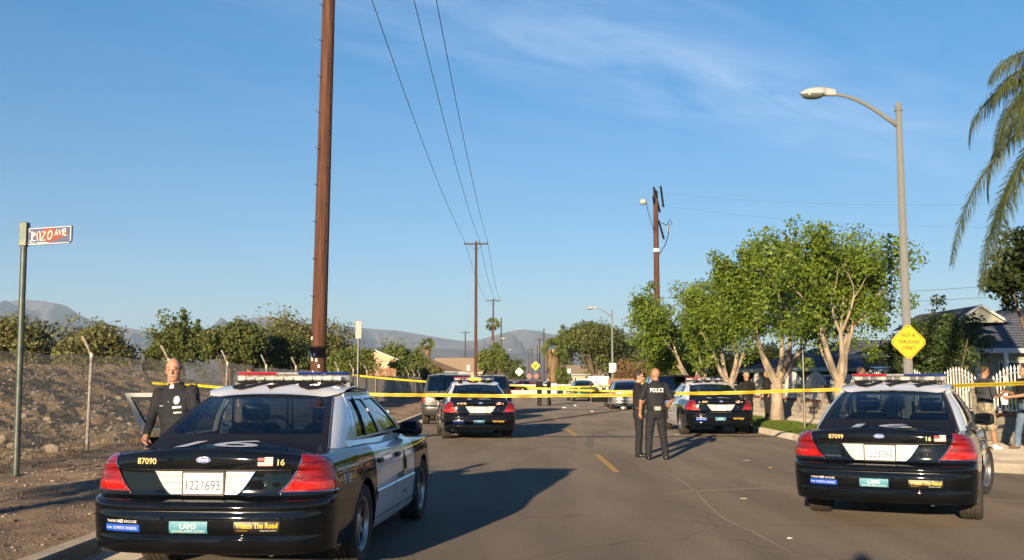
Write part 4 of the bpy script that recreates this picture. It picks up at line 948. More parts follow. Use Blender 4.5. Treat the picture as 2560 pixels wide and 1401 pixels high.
def round_tree(name, label, base, w, h, seed, leaf, bark='bark_dark', size=.24, clumps=90, nleaf=60, trunk_h=.25, group=None, top=1.6, cat='tree', spiky=0, cl=.2, depth=None, dome=.5):
    """dense crown: leaf clumps over an uneven hull, a dark core of inner leaves, trunk and limbs"""
    rg = np.random.default_rng(seed); t = thing(name, label, cat, base, 0, group); c, r = [], []; depth = depth or w
    zc = h*(trunk_h+(1-trunk_h)*.5); hz_ = h*(1-trunk_h)*.5
    lob = [(rg.uniform(-dome, dome), rg.uniform(-dome, dome), rg.uniform(-.5*dome, 1.1*dome), rg.uniform(.95, 1.25)-dome) for _ in range(7)]
    while len(c) < clumps:
        l = lob[rg.integers(0, 7)]; d = rg.normal(size=3); d /= np.linalg.norm(d); d[2] = abs(d[2])*.9-.25 if rg.random() < .8 else d[2]
        k = l[3]*rg.uniform(.55, 1.0)**.5
        p = np.array([(l[0]+d[0]*k)*w/2, (l[1]+d[1]*k)*depth/2, zc+(l[2]+d[2]*k)*hz_*1.05])
        if p[2] < h*trunk_h*(.6 if trunk_h < .5 else .98): continue
        c.append(p); r.append(cl*min(w, h)*rg.uniform(.55, 1.1))
    if spiky:
        for i in range(spiky):
            a = rg.uniform(0, 6.28); q = rg.uniform(0, .42); x, y = math.cos(a)*q*w, math.sin(a)*q*depth
            for j in range(4): c.append(np.array([x*(1+.05*j), y*(1+.05*j), h*(.85+.07*j)*(1-.6*q)])); r.append(cl*min(w, h)*(.5-.1*j))
    zs_ = np.array([p[2]+q*.8 for p, q in zip(c, r)]); k = h/zs_.max(); c = [np.array([p[0], p[1], p[2]*k]) for p in c]
    v, f = leaf_cloud(c, r, nleaf, size, rg, .85, .6)
    mk('crown', v, f, leaf, t)
    segs = [tube([(0, 0, -.1), (0, 0, h*trunk_h), (0, 0, h*.6)], [w*.035+.04, w*.03+.03, w*.012], 8, False)]
    for i in range(5):
        a = rg.uniform(0, 6.28); segs.append(tube([(0, 0, h*trunk_h*.9), (math.cos(a)*w*.16, math.sin(a)*w*.16, h*.5), (math.cos(a)*w*.3, math.sin(a)*w*.3, h*.72)], [w*.022+.02, w*.014+.01, .02], 6, False))
    mk('trunk', *J(*segs), bark, t, 179); return t
def frond(L, droop, seed, leaf_l, n=46, w=.03):
    """one feather frond along +x that arches and hangs, with a leaflet pair at each step"""
    rg = np.random.default_rng(seed); pts = []; p = Vector((0, 0, 0)); a = droop[0]
    for i in range(25): pts.append(p.copy()); a2 = a+(droop[1]-a)*((i/24)**1.1); p = p+Vector((math.cos(a2), 0, math.sin(a2)))*L/24
    v, f = tube(pts, [.035*(1-i/26)+.006 for i in range(25)], 5, False); v = list(v); f = list(f)
    for i in range(n):
        t = .1+.9*i/n; k = t*24; j = min(int(k), 23); q = pts[j]+(pts[j+1]-pts[j])*(k-j); d = (pts[j+1]-pts[j]).normalized()
        ll = leaf_l*(math.sin(math.pi*(.12+.83*t))**.6)
        for sg in (1, -1):
            for rep in range(2):
                o = (d*rg.uniform(.35, .8)+Vector((0, sg*rg.uniform(.5, 1), rg.uniform(-.5, .35)))).normalized(); m = q+o*ll*.42; m.z -= .05*ll; e = m+Vector((o.x*.3, o.y*.35, -.62-.3*rg.random())).normalized()*ll*.6
                s = d.cross(o).normalized()*.2+d; s = s.normalized()*w*rg.uniform(.5, 1); n0 = len(v)
                v += [tuple(q-s*.5), tuple(q+s*.5), tuple(m+s), tuple(m-s), tuple(e)]; f += [(n0, n0+1, n0+2, n0+3), (n0+3, n0+2, n0+4)]
    return v, f
def fan_palm(name, label, base, h, r, seed, skirt=0., group='distant fan palms'):
    rg = np.random.default_rng(seed); t = thing(name, label, 'palm', base, 0, group)
    mk('trunk', *tube([(0, 0, -.1), (.05, 0, h*.5), (0, 0, h)], [.28, .2, .2], 8), 'bark_dark' if skirt < 2 else 'palm_thatch', t, 179)
    v, f, v2, f2 = [], [], [], []
    for i in range(34):
        a = rg.uniform(0, 6.28); e = rg.uniform(-.5, 1.3); d = Vector((math.cos(a)*math.cos(e), math.sin(a)*math.cos(e), math.sin(e))); q = Vector((0, 0, h))+d*r*.45; o = d.orthogonal().normalized(); b = d.cross(o); ra = rg.uniform(0, 6.28); o, b = o*math.cos(ra)+b*math.sin(ra), b*math.cos(ra)-o*math.sin(ra)
        for k in range(9):
            w = (k-4)*.3; tip = q+(d*math.cos(w)+o*math.sin(w))*r*.6; tip.z -= .12*r; n0 = len(v); s = b*.05*r; 
            v += [tuple(q-s*.3), tuple(q+s*.3), tuple((q+tip)/2+o*.05*r), tuple(tip), tuple((q+tip)/2-o*.05*r)]; f += [(n0, n0+2, n0+3, n0+4)]
    mk('crown', v, f, 'leaf_green', t)
    for i in range(int(60+260*(skirt > 2))):
        a = rg.uniform(0, 6.28); z = h-rg.uniform(0, max(skirt, .6)); rr = r*(.32+.22*rg.random())*(1-.35*(h-z)/max(skirt, 1)); q = Vector((math.cos(a)*.2, math.sin(a)*.2, z)); m = Vector((math.cos(a)*rr, math.sin(a)*rr, z-.15)); e = Vector((math.cos(a)*rr*.95, math.sin(a)*rr*.95, z-.9*rg.uniform(.7, 1.3))); s = Vector((-math.sin(a), math.cos(a), 0))*.18; n0 = len(v2)
        v2 += [tuple(q), tuple(m-s), tuple(m+s), tuple(e+s*.5), tuple(e-s*.5)]; f2 += [(n0, n0+1, n0+2), (n0+1, n0+4, n0+3, n0+2)]
    mk('dead_fronds', v2, f2, 'leaf_dry', t); return t
# ------------------------------------------------------------------ people
def capm(p0, r0, p1, r1, n=12):
    p0, p1 = Vector(p0), Vector(p1); d = (p1-p0); L = d.length; d = d/L if L > 1e-6 else Vector((0, 0, 1)); pts, rad = [], []
    for a in (-1.5, -1.1, -.7, -.35): pts.append(p0+d*math.sin(a)*r0); rad.append(math.cos(a)*r0)
    pts += [p0, p1]; rad += [r0, r1]
    for a in (.35, .7, 1.1, 1.5): pts.append(p1+d*math.sin(a)*r1); rad.append(math.cos(a)*r1)
    return tube(pts, rad, n)
def loftm(rings, n=20):
    v = [(cx+rx*math.copysign(abs(math.cos(w))**.85, math.cos(w)), cy+ry*math.copysign(abs(math.sin(w))**.85, math.sin(w)), z) for cx, cy, z, rx, ry in rings for w in [2*math.pi*k/n for k in range(n)]]
    f = [(i*n+k, i*n+(k+1) % n, i*n+n+(k+1) % n, i*n+n+k) for i in range(len(rings)-1) for k in range(n)]
    return v, f + [tuple(range(n-1, -1, -1)), tuple(range((len(rings)-1)*n, len(rings)*n))]
def person(label, loc, rz, fit, arms={}, legs={}, yaw=0., pitch=0., h=1.8, voxel=.011, group=None, build=1., extras=None, lean=0.):
    """body = one remeshed surface; clothes and skin are regions of it"""
    pr = []; sk, sh, pa, so_ = fit['skin'], fit['shirt'], fit['pants'], fit['shoes']; b = build
    def cap(p0, r0, p1, r1, m_): pr.append(('c', Vector(p0), r0, Vector(p1), r1, m_))
    def el(c, r, m_, rot=None): pr.append(('e', Vector(c), r, rot, m_))
    def lf(rings, m_): pr.append(('l', rings, m_))
    ly = lambda z: lean*max(0, z-.95)
    lf([(0, ly(1.0)-.0, .99, .172*b, .118*b), (0, ly(1.1), 1.10, .166*b, .118*b), (0, ly(1.2)+.008, 1.2, .176*b, .122*b), (0, ly(1.3)+.01, 1.3, .19*b, .125*b), (0, ly(1.38), 1.38, .195*b, .112*b), (0, ly(1.44)-.008, 1.45, .165*b, .085*b), (0, ly(1.5)-.012, 1.505, .075, .062)], sh)
    lf([(0, 0, .80, .15*b, .11*b), (0, 0, .88, .172*b, .122*b), (0, 0, .97, .166*b, .112*b), (0, 0, 1.0, .16*b, .108*b)], pa)
    if fit.get('belt'): lf([(0, 0, .975, .172*b, .122*b), (0, 0, .98, .18*b, .13*b), (0, 0, 1.02, .18*b, .13*b), (0, 0, 1.025, .172*b, .122*b)], 'shoe_black')
    hd = Vector((0, ly(1.56)+.014, 1.537)); Rm = Matrix.Rotation(yaw, 3, 'Z') @ Matrix.Rotation(pitch, 3, 'X')
    H = lambda x, y, z: hd + Rm @ Vector((x, y, z))
    cap((0, ly(1.46)-.012, 1.45), .06, H(0, -.012, .03), .056, sk)
    el(H(0, -.004, .135), (.076, .096, .104), sk, Rm); el(H(0, .03, .062), (.058, .066, .07), sk, Rm); el(H(0, .06, .022), (.026, .024, .02), sk, Rm)
    cap(H(0, .088, .13), .010, H(0, .112, .088), .0135, sk); el(H(0, .083, .138), (.055, .018, .013), sk, Rm); el(H(0, .088, .052), (.024, .014, .008), 'skin_brown' if sk != 'skin_brown' else sk, Rm)
    for sg in (1, -1): el(H(sg*.077, -.006, .105), (.01, .02, .032), sk, Rm)
    hs = fit.get('hair', 'short')
    if hs == 'dark': el(H(0, -.02, .158), (.083, .098, .098), 'hair_dark', Rm); el(H(0, -.055, .11), (.072, .056, .07), 'hair_dark', Rm)
    elif hs == 'short': el(H(0, -.022, .152), (.0775, .092, .095), 'hair_short', Rm)
    elif hs == 'fringe': el(H(0, -.014, .128), (.0825, .086, .086), 'hair_short', Rm); el(H(0, -.026, .158), (.074, .09, .086), 'hair_short', Rm)
    elif hs == 'cap': el(H(0, -.004, .165), (.082, .102, .088), 'cap_khaki', Rm); el(H(0, .115, .158), (.066, .065, .012), 'cap_khaki', Rm)
    if fit.get('collar', 1): lf([(0, ly(1.5)-.012, 1.475, .105, .085), (0, ly(1.5)-.012, 1.5, .083, .075), (0, ly(1.52)-.014, 1.525, .07, .068)], sh)
    for sg, k in ((1, 'R'), (-1, 'L')):
        el_, wr = arms.get(k, ((sg*.26, -.03, 1.15), (sg*.265, .05, .9)))
        S_ = Vector((sg*.188*b, ly(1.42)-.005, 1.425)); E, Wr = Vector(el_), Vector(wr)
        cap(S_, .07*b, E.lerp(S_, .1), .05*b, sh)
        if fit.get('sleeve', 'short') == 'long': cap(E, .05*b, Wr.lerp(E, .1), .038, sh); cap(Wr.lerp(E, .15), .028, Wr, .026, sk)
        else: cap(S_.lerp(E, .55), .064*b, E.lerp(S_, .16), .06*b, sh); cap(E.lerp(S_, .2), .046*b, E, .043, sk); cap(E, .043, Wr, .028, sk)
        d = (Wr-E).normalized(); pn = Vector((-sg, .25, .1)); pn = (pn-d*pn.dot(d)).normalized(); sd = d.cross(pn).normalized()*(1 if sg > 0 else -1)
        if fit.get('fist', 0) or True:
            cap(Wr, .026, Wr+d*.05, .03, sk)
            for j, (o, fl) in enumerate(((-.027, .062), (-.009, .072), (.009, .068), (.027, .052))):
                a = Wr+d*.075+sd*o; m_ = a+(d*.85+pn*.35).normalized()*fl*.55; e = m_+(d*.45+pn*.85).normalized()*fl*.5
                cap(Wr+d*.03+sd*o*.8, .0115, a, .0105, sk); cap(a, .0105, m_, .0095, sk); cap(m_, .0095, e, .0085, sk)
            a = Wr+d*.025-sd*.028; m_ = a+(d*.6-sd*.6+pn*.4).normalized()*.04; cap(a, .014, m_, .011, sk); cap(m_, .011, m_+(d*.8+pn*.4).normalized()*.03, .0095, sk)
        K, A = legs.get(k, ((sg*.105, .01, .5), (sg*.115, -.015, .085))); K, A = Vector(K), Vector(A); Hp = Vector((sg*.088*b, 0, .87)); 
        if fit.get('shorts'):
            cap(Hp, .105*b, K.lerp(Hp, -.02), .098*b, pa); cap(K, .058, K.lerp(A, .45), .056, sk); cap(K.lerp(A, .45), .056, A, .038, sk)
        else: cap(Hp, .1*b, K, .076*b, pa); cap(K, .076*b, A+Vector((0, -.0, .0)), .064, pa)
        ft = Vector(fit.get('toe', {}).get(k, (sg*.03, 1, 0))).normalized()
        cap((A.x, A.y-.02, .045), .044, (A.x+ft.x*.14, A.y+ft.y*.14, .034), .033, so_); cap((A.x, A.y-.03, .034), .036, (A.x+ft.x*.06, A.y+ft.y*.06, .034), .046, so_); cap(A, .05, (A.x, A.y, .05), .046, so_)
    shapes = []
    for p in pr:
        if p[0] == 'c': shapes.append(capm(*p[1:5]))
        elif p[0] == 'l': shapes.append(loftm(p[1]))
        else:
            g = ell((0, 0, 0), p[2], 16, 12); r_ = p[3] or Matrix.Identity(3); shapes.append(([tuple(p[1]+r_ @ Vector(q)) for q in g[0]], g[1]))
    tmp = mk('tmp', *J(*shapes), 'paper'); rm = tmp.modifiers.new('r', 'REMESH'); rm.mode = 'VOXEL'; rm.voxel_size = voxel; smm = tmp.modifiers.new('s', 'SMOOTH'); smm.iterations = 3; smm.factor = .5
    bpy.context.view_layer.update(); dg = bpy.context.evaluated_depsgraph_get(); me = bpy.data.meshes.new_from_object(tmp.evaluated_get(dg)); old = tmp.data; bpy.data.objects.remove(tmp); bpy.data.meshes.remove(old)
    n = len(me.polygons); c = np.empty(n*3); me.polygons.foreach_get('center', c); c = c.reshape(-1, 3)
    D = np.full(n, 9.); mi = np.zeros(n, np.int32); names = []
    for p in pr:
        m_ = p[-1]
        if m_ not in names: names.append(m_)
        if p[0] == 'c':
            a, r0, b_, r1 = np.array(p[1]), p[2], np.array(p[3]), p[4]; ab = b_-a; t = np.clip(((c-a)@ab)/max(ab@ab, 1e-9), 0, 1); d = np.linalg.norm(c-a-t[:, None]*ab, axis=1)-(r0+(r1-r0)*t)
        elif p[0] == 'e':
            r_ = np.array(p[3] or Matrix.Identity(3)); q = (c-np.array(p[1]))@r_; d = (np.linalg.norm(q/np.array(p[2]), axis=1)-1)*min(p[2])
        else:
            z = c[:, 2]; Z = [r[2] for r in p[1]]; cx, cy, rx, ry = (np.interp(z, Z, [r[k] for r in p[1]]) for k in (0, 1, 3, 4)); d = (np.hypot((c[:, 0]-cx)/rx, (c[:, 1]-cy)/ry)-1)*np.minimum(rx, ry); d = d+np.maximum(0, np.maximum(Z[0]-z, z-Z[-1]))*2
        k = d < D-.0004; D[k] = d[k]; mi[k] = names.index(m_)
    me.materials.clear()
    for m_ in names: me.materials.append(M[m_])
    cloth = np.array([not any(w in m_ for w in ('skin', 'hair', 'shoe', 'cap')) for m_ in names]); lv = np.empty(len(me.loops), np.int32); me.loops.foreach_get('vertex_index', lv); lt_ = np.empty(n, np.int32); me.polygons.foreach_get('loop_total', lt_)
    flag = np.ones(len(me.vertices)); flag[lv[np.repeat(~cloth[mi], lt_)]] = 0
    co = np.empty(len(me.vertices)*3); me.vertices.foreach_get('co', co); co = co.reshape(-1, 3); nv = np.empty(len(me.vertices)*3); me.vertices.foreach_get('normal', nv); nv = nv.reshape(-1, 3); sd_ = loc[0]*7
    am = np.array([flag[i] and (.0075*(1-2*abs(noise.noise(Vector((p[0]*7+sd_, p[1]*7, p[2]*13+p[0]*5)))))+.005*noise.noise(Vector((p[0]*18, p[1]*18+sd_, p[2]*26)))-.004) for i, p in enumerate(co)])
    me.vertices.foreach_set('co', (co+nv*am[:, None]).ravel())
    me.polygons.foreach_set('material_index', mi); me.polygons.foreach_set('use_smooth', np.ones(n, bool)); me.update()
    root = thing('person', label, 'person', loc, rz, group); root.scale = (h/1.8,)*3
    o = bpy.data.objects.new('body', me); COL.objects.link(o); o.parent = root
    if fit.get('glasses'):
        mk('sunglasses', *J(*[([tuple(H(*q)) for q in g_[0]], g_[1]) for g_ in (rbox(-.066, -.006, .092, .102, .108, .14, .01), rbox(.006, .066, .092, .102, .108, .14, .01), box(-.02, .02, .094, .1, .13, .137), box(-.08, -.074, -.01, .1, .126, .134), box(.074, .08, -.01, .1, .126, .134))]), 'black_plastic', root)
    elif voxel < .012:
        for sg in (1, -1): mk('eye', *[x for x in ([tuple(H(*q)) for q in ell((sg*.031, .0815, .122), (.0105, .0065, .0045))[0]], ell((0, 0, 0), (1, 1, 1))[1])], 'hair_dark', root); mk('eyebrow', *([tuple(H(*q)) for q in ell((sg*.033, .093, .146), (.018, .0065, .0035))[0]], ell((0, 0, 0), (1, 1, 1))[1]), 'hair_short', root)
    if fit.get('tee'): mk('undershirt', *loftm([(0, ly(1.5)+.012, 1.47, .052, .062), (0, ly(1.5)+.004, 1.5, .056, .062), (0, ly(1.5)-.004, 1.522, .058, .06)]), 'paper', root, 179)
    if extras: extras(root)
    return root
def chest(x, z, o=.004, b=1., sy=1, lean=0.):      # a point on the front (+1) or back (-1) of the shirt
    Z = [.99, 1.1, 1.2, 1.3, 1.38, 1.45]; rx = np.interp(z, Z, [.172, .166, .176, .19, .195, .165])*b; ry = np.interp(z, Z, [.118, .118, .122, .125, .112, .085])*b; cy = np.interp(z, Z, [0, 0, .008, .01, 0, -.008])
    return Vector((x, cy+sy*(ry*max(0, 1-(abs(x)/rx)**2.35)**.425+o), z))
# ------------------------------------------------------------------ vehicles in place
police_car(SD, 'black and white police sedan nearest the camera, its left front door open', (-2.22, 9.1, 0), R(-4.9), '87090', '090', '1221693', 0, open_door=R(-60))
police_car(SD, 'black and white police sedan standing askew at the right corner, number 87099', (4.5, 12.25, 0), R(-26), '87099', '099', '1223068', 1, steer=R(-14))
police_car(SD, 'black and white police sedan in the road with its amber light lit', (-.96, 28.1, 0), R(6.5), '87188', '188', '1221966', 0, amber=True)
police_car(SD, 'black and white police sedan parked at the right kerb beyond the two officers', (5.85, 30.2, 0), R(1), '88237', '237', '1224537', 0)
build_car(SV, 'parked_suv', 'grey parked suv with dark rear window at the left kerb', 'suv', (-2.25, 37, 0), 0, 'suv_paint', rear_glass='glass_dark', side_glass='glass_dark', detail=False)
t = build_car(SV, 'parked_suv', 'black suv half hidden behind the police sedan with the amber light', 'suv', (-.95, 47, 0), 0, 'black_paint', rear_glass='glass_dark', side_glass='glass_dark', detail=False)
for sg in (1, -1): mk('roof_rail', *tube([(sg*.62, -.5, 1.77), (sg*.62, -.4, 1.82), (sg*.62, 1.0, 1.82), (sg*.62, 1.1, 1.77)], .02, 6), 'galvanised', t)
build_car(SD, 'parked_sedan', 'silver sedan at the right kerb with its driver door open', 'car', (6.25, 56, 0), 0, 'silver_paint', rear_glass='glass_dark', side_glass='glass_dark', detail=False, open_door=R(-60))
build_car(SD, 'parked_sedan', 'dark green sedan parked farthest along the right kerb', 'car', (5.35, 76, 0), R(4), 'green_paint', rear_glass='glass_dark', side_glass='glass_dark', detail=False)
build_car(SV, 'parked_suv', 'black suv at the right kerb behind the officer marked police', 'suv', (6.2, 40.5, 0), 0, 'black_paint', rear_glass='glass_dark', side_glass='glass_dark', detail=False)
build_car(VN, 'parked_van', 'pale grey van parked in the yard behind the white iron fence', 'van', (13.35, 36.5, .0), R(-90), 'van_paint', rear_glass='glass_dark', side_glass='glass_dark', detail=False)
build_car(SV, 'parked_suv', 'dark red suv parked in the yard behind the white iron fence', 'suv', (13.4, 42.5, .0), R(-98), 'red_paint', rear_glass='glass_dark', side_glass='glass_dark', detail=False)
for px, Y, m_, nm in ((1330, 128, 'red_paint', 'red'), (1290, 132, 'silver_paint', 'silver'), (1400, 126, 'van_paint', 'pale grey')):
    p = at(px, 958, Y); build_car(SD, 'parked_sedan', nm + ' car parked far beyond the white rail fence', 'car', (p.x, Y, 0), R(90), m_, rear_glass='glass_dark', side_glass='glass_dark', detail=False)
# ------------------------------------------------------------------ people in place
def officer_marks(root):
    bd = mk('badge', [tuple(chest(-.085+.03*math.cos(w), 1.345+.042*math.sin(w), .006)) for w in lin(0, 2*math.pi, 16)[:-1]], [tuple(range(16))], 'badge', root)
    mk('name_tag', *grid(3, 1, lambda a, b: chest(-.045-.085*a, 1.265+.02*b, .006)), 'paper', root); mk('name_tag', *grid(2, 1, lambda a, b: chest(.06+.05*a, 1.295+.012*b, .006)), 'badge', root)
    mk('ribbon', *grid(3, 1, lambda a, b: chest(-.055-.075*a, 1.215+.014*b, .006)), 'badge', root)
    mk('shoulder_patch', *T(disc((0, 0, 0), .046, 16), (-.252, .035, 1.355), rz=R(-58), rx=R(6)), 'decal_white', root); mk('patch_emblem', *T(disc((0, -.002, 0), .024, 12, rz=.7), (-.254, .036, 1.355), rz=R(-58), rx=R(6)), 'decal_navy', root)
    mk('button', *disc(tuple(chest(.0, 1.335, .008)), .006, 8), 'badge', root)
def back_marks(root):
    decal('back_lettering', 'POLICE', .265, .082, lambda a, b: chest(a, 1.345+b, .009, 1.06, -1), 'decal_white', root, 1)
    for sg in (1, -1): mk('shoulder_patch', *T(disc((0, 0, 0), .04, 14), (sg*.268, -.02, 1.35), rz=R(90*sg-20*sg)), 'decal_white', root)
    for i, x in enumerate((-.15, -.1, -.045, .0, .045, .11, .16)):
        a = chest(x, 1.0, .02, 1.06, -1); mk('belt_pouch', *T(rbox(-.024, .024, -.02, .02, -.05, .035, .008), a), 'badge' if i in (2, 3, 4) else 'shoe_black', root)
    mk('holster', *T(rbox(-.03, .03, -.05, .05, -.2, .04, .012), (.205, .0, .98)), 'shoe_black', root); mk('watch', *T(lathe([(.031, -.012), (.034, 0), (.031, .012)], 12), (-.265, .04, .905)), 'shoe_black', root)
NAVY = dict(skin='skin_fair', shirt='uniform_navy', pants='uniform_navy', shoes='shoe_black', belt=1)
person('officer in dark uniform with badge, standing at the open car door facing us', (-3.33, 10.5, .02), R(165), dict(NAVY, hair='fringe', sleeve='long', tee=1), {'R': ((.25, .07, 1.17), (.22, .2, 1.02)), 'L': ((-.26, .05, 1.16), (-.2, .2, .98))}, yaw=R(20), pitch=R(-3), h=1.81, voxel=.0065, extras=officer_marks).rotation_euler[1] = R(4.5)
person('person with shaved head beyond the nearest police sedan, only the head showing', (-6.1, 24, .15), R(40), dict(NAVY, skin='skin_tan', hair='short'), h=1.8)
person('officer with POLICE across the back of his shirt, standing in the road', (2.87, 20.6, 0), R(6), dict(NAVY, skin='skin_tan', hair='none'), {'L': ((-.3, -.05, 1.15), (-.31, .02, .9)), 'R': ((.3, -.07, 1.16), (.235, .1, .97))}, {'L': ((-.13, .02, .5), (-.16, -.02, .085)), 'R': ((.14, .02, .5), (.18, -.03, .085))}, yaw=R(38), h=1.84, voxel=.009, build=1.06, extras=back_marks)
person('dark haired officer in sunglasses facing the officer marked police', (2.62, 21.35, 0), R(-100), dict(NAVY, shirt='cloth_black', hair='dark', glasses=1, skin='skin_fair'), {'R': ((.27, .06, 1.14), (.1, .3, 1.13)), 'L': ((-.26, .05, 1.14), (-.05, .3, 1.1))}, h=1.79, voxel=.01)
person('far officer in black with head bowed, left of the distant pair', (1.68, 63, 0), R(-50), dict(NAVY, shirt='cloth_black', skin='skin_tan', hair='dark'), {'R': ((.27, .05, 1.14), (.12, .3, 1.2)), 'L': ((-.27, -.03, 1.15), (-.26, .08, .9))}, pitch=R(-22), h=1.76, voxel=.014)
person('far person in black facing the bowed officer, right of the distant pair', (2.28, 63.6, 0), R(70), dict(NAVY, shirt='cloth_black', hair='short'), {'R': ((.27, .05, 1.14), (.1, .32, 1.22)), 'L': ((-.26, .05, 1.14), (-.1, .3, 1.2))}, {'R': ((.16, .05, .5), (.24, -.02, .085))}, h=1.76, voxel=.014)
person('officer in a khaki cap standing at the rear corner of the kerbside police sedan', (6.98, 30.6, 0), R(25), dict(NAVY, shirt='cloth_black', hair='cap', skin='skin_tan'), {'L': ((-.27, .1, 1.15), (-.16, .33, 1.1)), 'R': ((.28, .05, 1.14), (.2, .2, .98))}, h=1.83, voxel=.011, build=1.05, extras=back_marks and None)
person('person in dark clothes half hidden behind the street tree trunk', (9.42, 38, .15), R(100), dict(NAVY, shirt='cloth_black', pants='cloth_black', hair='dark', skin='skin_tan', sleeve='long', shoes='shoe_brown'), h=1.8, voxel=.013)
person('man in dark jacket seen over the light bar of the corner police sedan', (7.86, 23.2, .15), R(-95), dict(NAVY, shirt='cloth_black', hair='short', skin='skin_brown', sleeve='long', tee=1, glasses=1), h=1.74, voxel=.011)
def paper_in_hand(root): mk('paper_sheet', *T(grid(4, 4, lambda a, b: (.13*a, .02*math.sin(3*a), -.24*b+.02*a)), (.03, .38, 1.18), rz=R(70)), 'paper', root)
def tee_marks(root):
    mk('chest_stripe', *grid(6, 1, lambda a, b: chest(.12-.16*a, 1.33+.022*b+.01*a, .008, 1.14, -1)), 'green_paint', root); mk('bag_strap', *grid(6, 1, lambda a, b: chest(.16-.33*a, 1.17+.025*b+.05*a, .008, 1.14, -1)), 'cloth_black', root)
    paper_in_hand(root)
person('man in charcoal tee, camouflage shorts and white sneakers holding a paper', (9.82, 21.4, .15), R(-78), dict(skin='skin_tan', shirt='tee_charcoal', pants='camo', shoes='shoe_white', shorts=1, hair='short', glasses=1, collar=0), {'R': ((.3, .02, 1.13), (.1, .34, 1.17)), 'L': ((-.28, .05, 1.15), (-.08, .34, 1.15))}, {'R': ((.13, .05, .5), (.14, .1, .085)), 'L': ((-.12, -.02, .5), (-.12, -.12, .085))}, h=1.74, voxel=.009, build=1.14, extras=tee_marks)
person('man in black shirt and blue jeans gesturing with both hands at the right edge', (10.72, 21.5, .15), R(95), dict(skin='skin_tan', shirt='cloth_black', pants='denim', shoes='shoe_brown', hair='dark', belt=1, collar=0), {'R': ((.27, .12, 1.16), (.12, .42, 1.22)), 'L': ((-.27, .12, 1.15), (-.1, .42, 1.1))}, {'R': ((.12, .1, .5), (.14, .16, .085)), 'L': ((-.12, -.05, .52), (-.13, -.22, .085))}, h=1.76, voxel=.009, build=1.05, extras=lambda r: mk('belt_badge', *disc(tuple(chest(-.1, 1.0, .02)), .035, 12), 'badge', r))
person('photographer standing behind the camera, seen only as a head shadow on the road', (0.0, -.28, 0), 0, dict(NAVY, hair='dark'), {'R': ((.3, .05, 1.3), (.1, .14, 1.58)), 'L': ((-.3, .05, 1.3), (-.1, .14, 1.58))}, h=1.95, voxel=.016)
# ------------------------------------------------------------------ poles and wires
def rock_top(p): return p
def utility_pole(label, x, y, h, r0, r1, m_='pole_wood', arms=(), lean=(0, 0), steps=False, stub=True):
    t = thing('utility_pole', label, 'utility pole', (x, y, 0), 0, 'wooden utility poles')
    n = 14; pts = [(lean[0]*z, lean[1]*z, z) for z in lin(-.1, h, n)]
    mk('pole', *tube(pts, [r0+(r1-r0)*i/n for i in range(n+1)], 14), m_, t, 179)
    for z, w, o in arms:
        a = mk('crossarm', *T(box(-w/2, w/2, -.06, .06, -.07, .07), (lean[0]*z, -r1-.08, z)), m_, t)
        for sx in (-.46, .15, .48): mk('insulator', *T(lathe([(.03, 0), (.05, .04), (.03, .08), (.06, .12), (.045, .17), (.001, .19)], 8), (lean[0]*z+sx*w, -r1-.08, z+.07)), 'wire_black', t)
        for sg in (1, -1): mk('brace', *tube([(lean[0]*z+sg*w*.3, -r1-.02, z-.07), (lean[0]*(z-.7), -r1-.0, z-.75)], .018, 5), 'wire_black', t)
    if steps:
        for i in range(22):
            z = 2.6+.42*i; sg = 1 if i % 2 else -1; mk('pole_step', *tube([(lean[0]*z+sg*.1, -r0*.75, z), (lean[0]*z+sg*.16, -r0-.05, z), (lean[0]*z+sg*.16, -r0-.05, z+.03)], .008, 5), 'wire_black', t)
        for i in range(9):
            z = rnd.uniform(1.7, 2.6); a = rnd.uniform(-.8, .5); mk('paper_scrap', *T(box(-.02, .02, -.004, 0, -.035, .035), (r0*.98*math.sin(a), -r0*.985*math.cos(a), z), rz=a), 'paper', t)
    return t
PH = 16.6
utility_pole('big brown wooden utility pole rising past the top of the frame', -4.36, 23, PH, .18, .125, arms=[(PH-.3, 2.6, 0)], lean=(.011, 0), steps=True)
utility_pole('tall utility pole with one crossarm right of the big near pole', at(1190, 700, 110).x, 110, 16.5, .19, .13, 'pole_wood_far', [(16.2, 2.6, 0)], steps=False)
utility_pole('second farther utility pole with one crossarm, thinner', at(1233, 800, 190).x, 190, 16.6, .2, .13, 'pole_wood_far', [(16.2, 2.7, 0)])
rp_ = utility_pole('brown utility pole behind the officers with dark hardware at its top', 7.95, 56, 12.0, .19, .13)
for x0, z0, x1, z1 in ((-.16, 12.1, .3, 10.9), (.22, 12.15, .5, 11.2), (-.2, 11.6, .05, 10.8), (.08, 10.25, .5, 9.4)): mk('crossarm', *tube([(x0, -.5, z0), (x1, .5, z1)], .075, 4), 'wire_black', rp_)
mk('transformer_lamp', *ell((-.72, -.2, 11.35), (.22, .2, .18)), 'lamp_white', rp_, 179); mk('lamp_arm', *tube([(-.55, -.2, 11.3), (-.45, -.1, 10.9), (-.1, 0, 9.7)], .02, 5), 'wire_black', rp_)
mk('cable_loop', *tube([(.12, -.1, 8.4), (.5, -.1, 9.0), (.68, -.1, 9.6), (.62, -.1, 10.1), (.75, -.1, 10.4), (.88, -.1, 10.2), (.7, -.1, 10.0), (.3, -.1, 10.2)], .025, 5), 'wire_black', rp_); mk('cable_clamp', *tube([(.62, -.1, 9.7), (.66, -.1, 10.05)], .06, 8), 'galvanised', rp_)
mk('pole_band', *lathe([(.165, 8.6), (.17, 8.62), (.168, 8.75), (.164, 8.77)], 12), 'decal_white', rp_); mk('pole_tag', *box(.19, .2, -.15, -.02, 1.9, 2.7), 'decal_white', rp_)
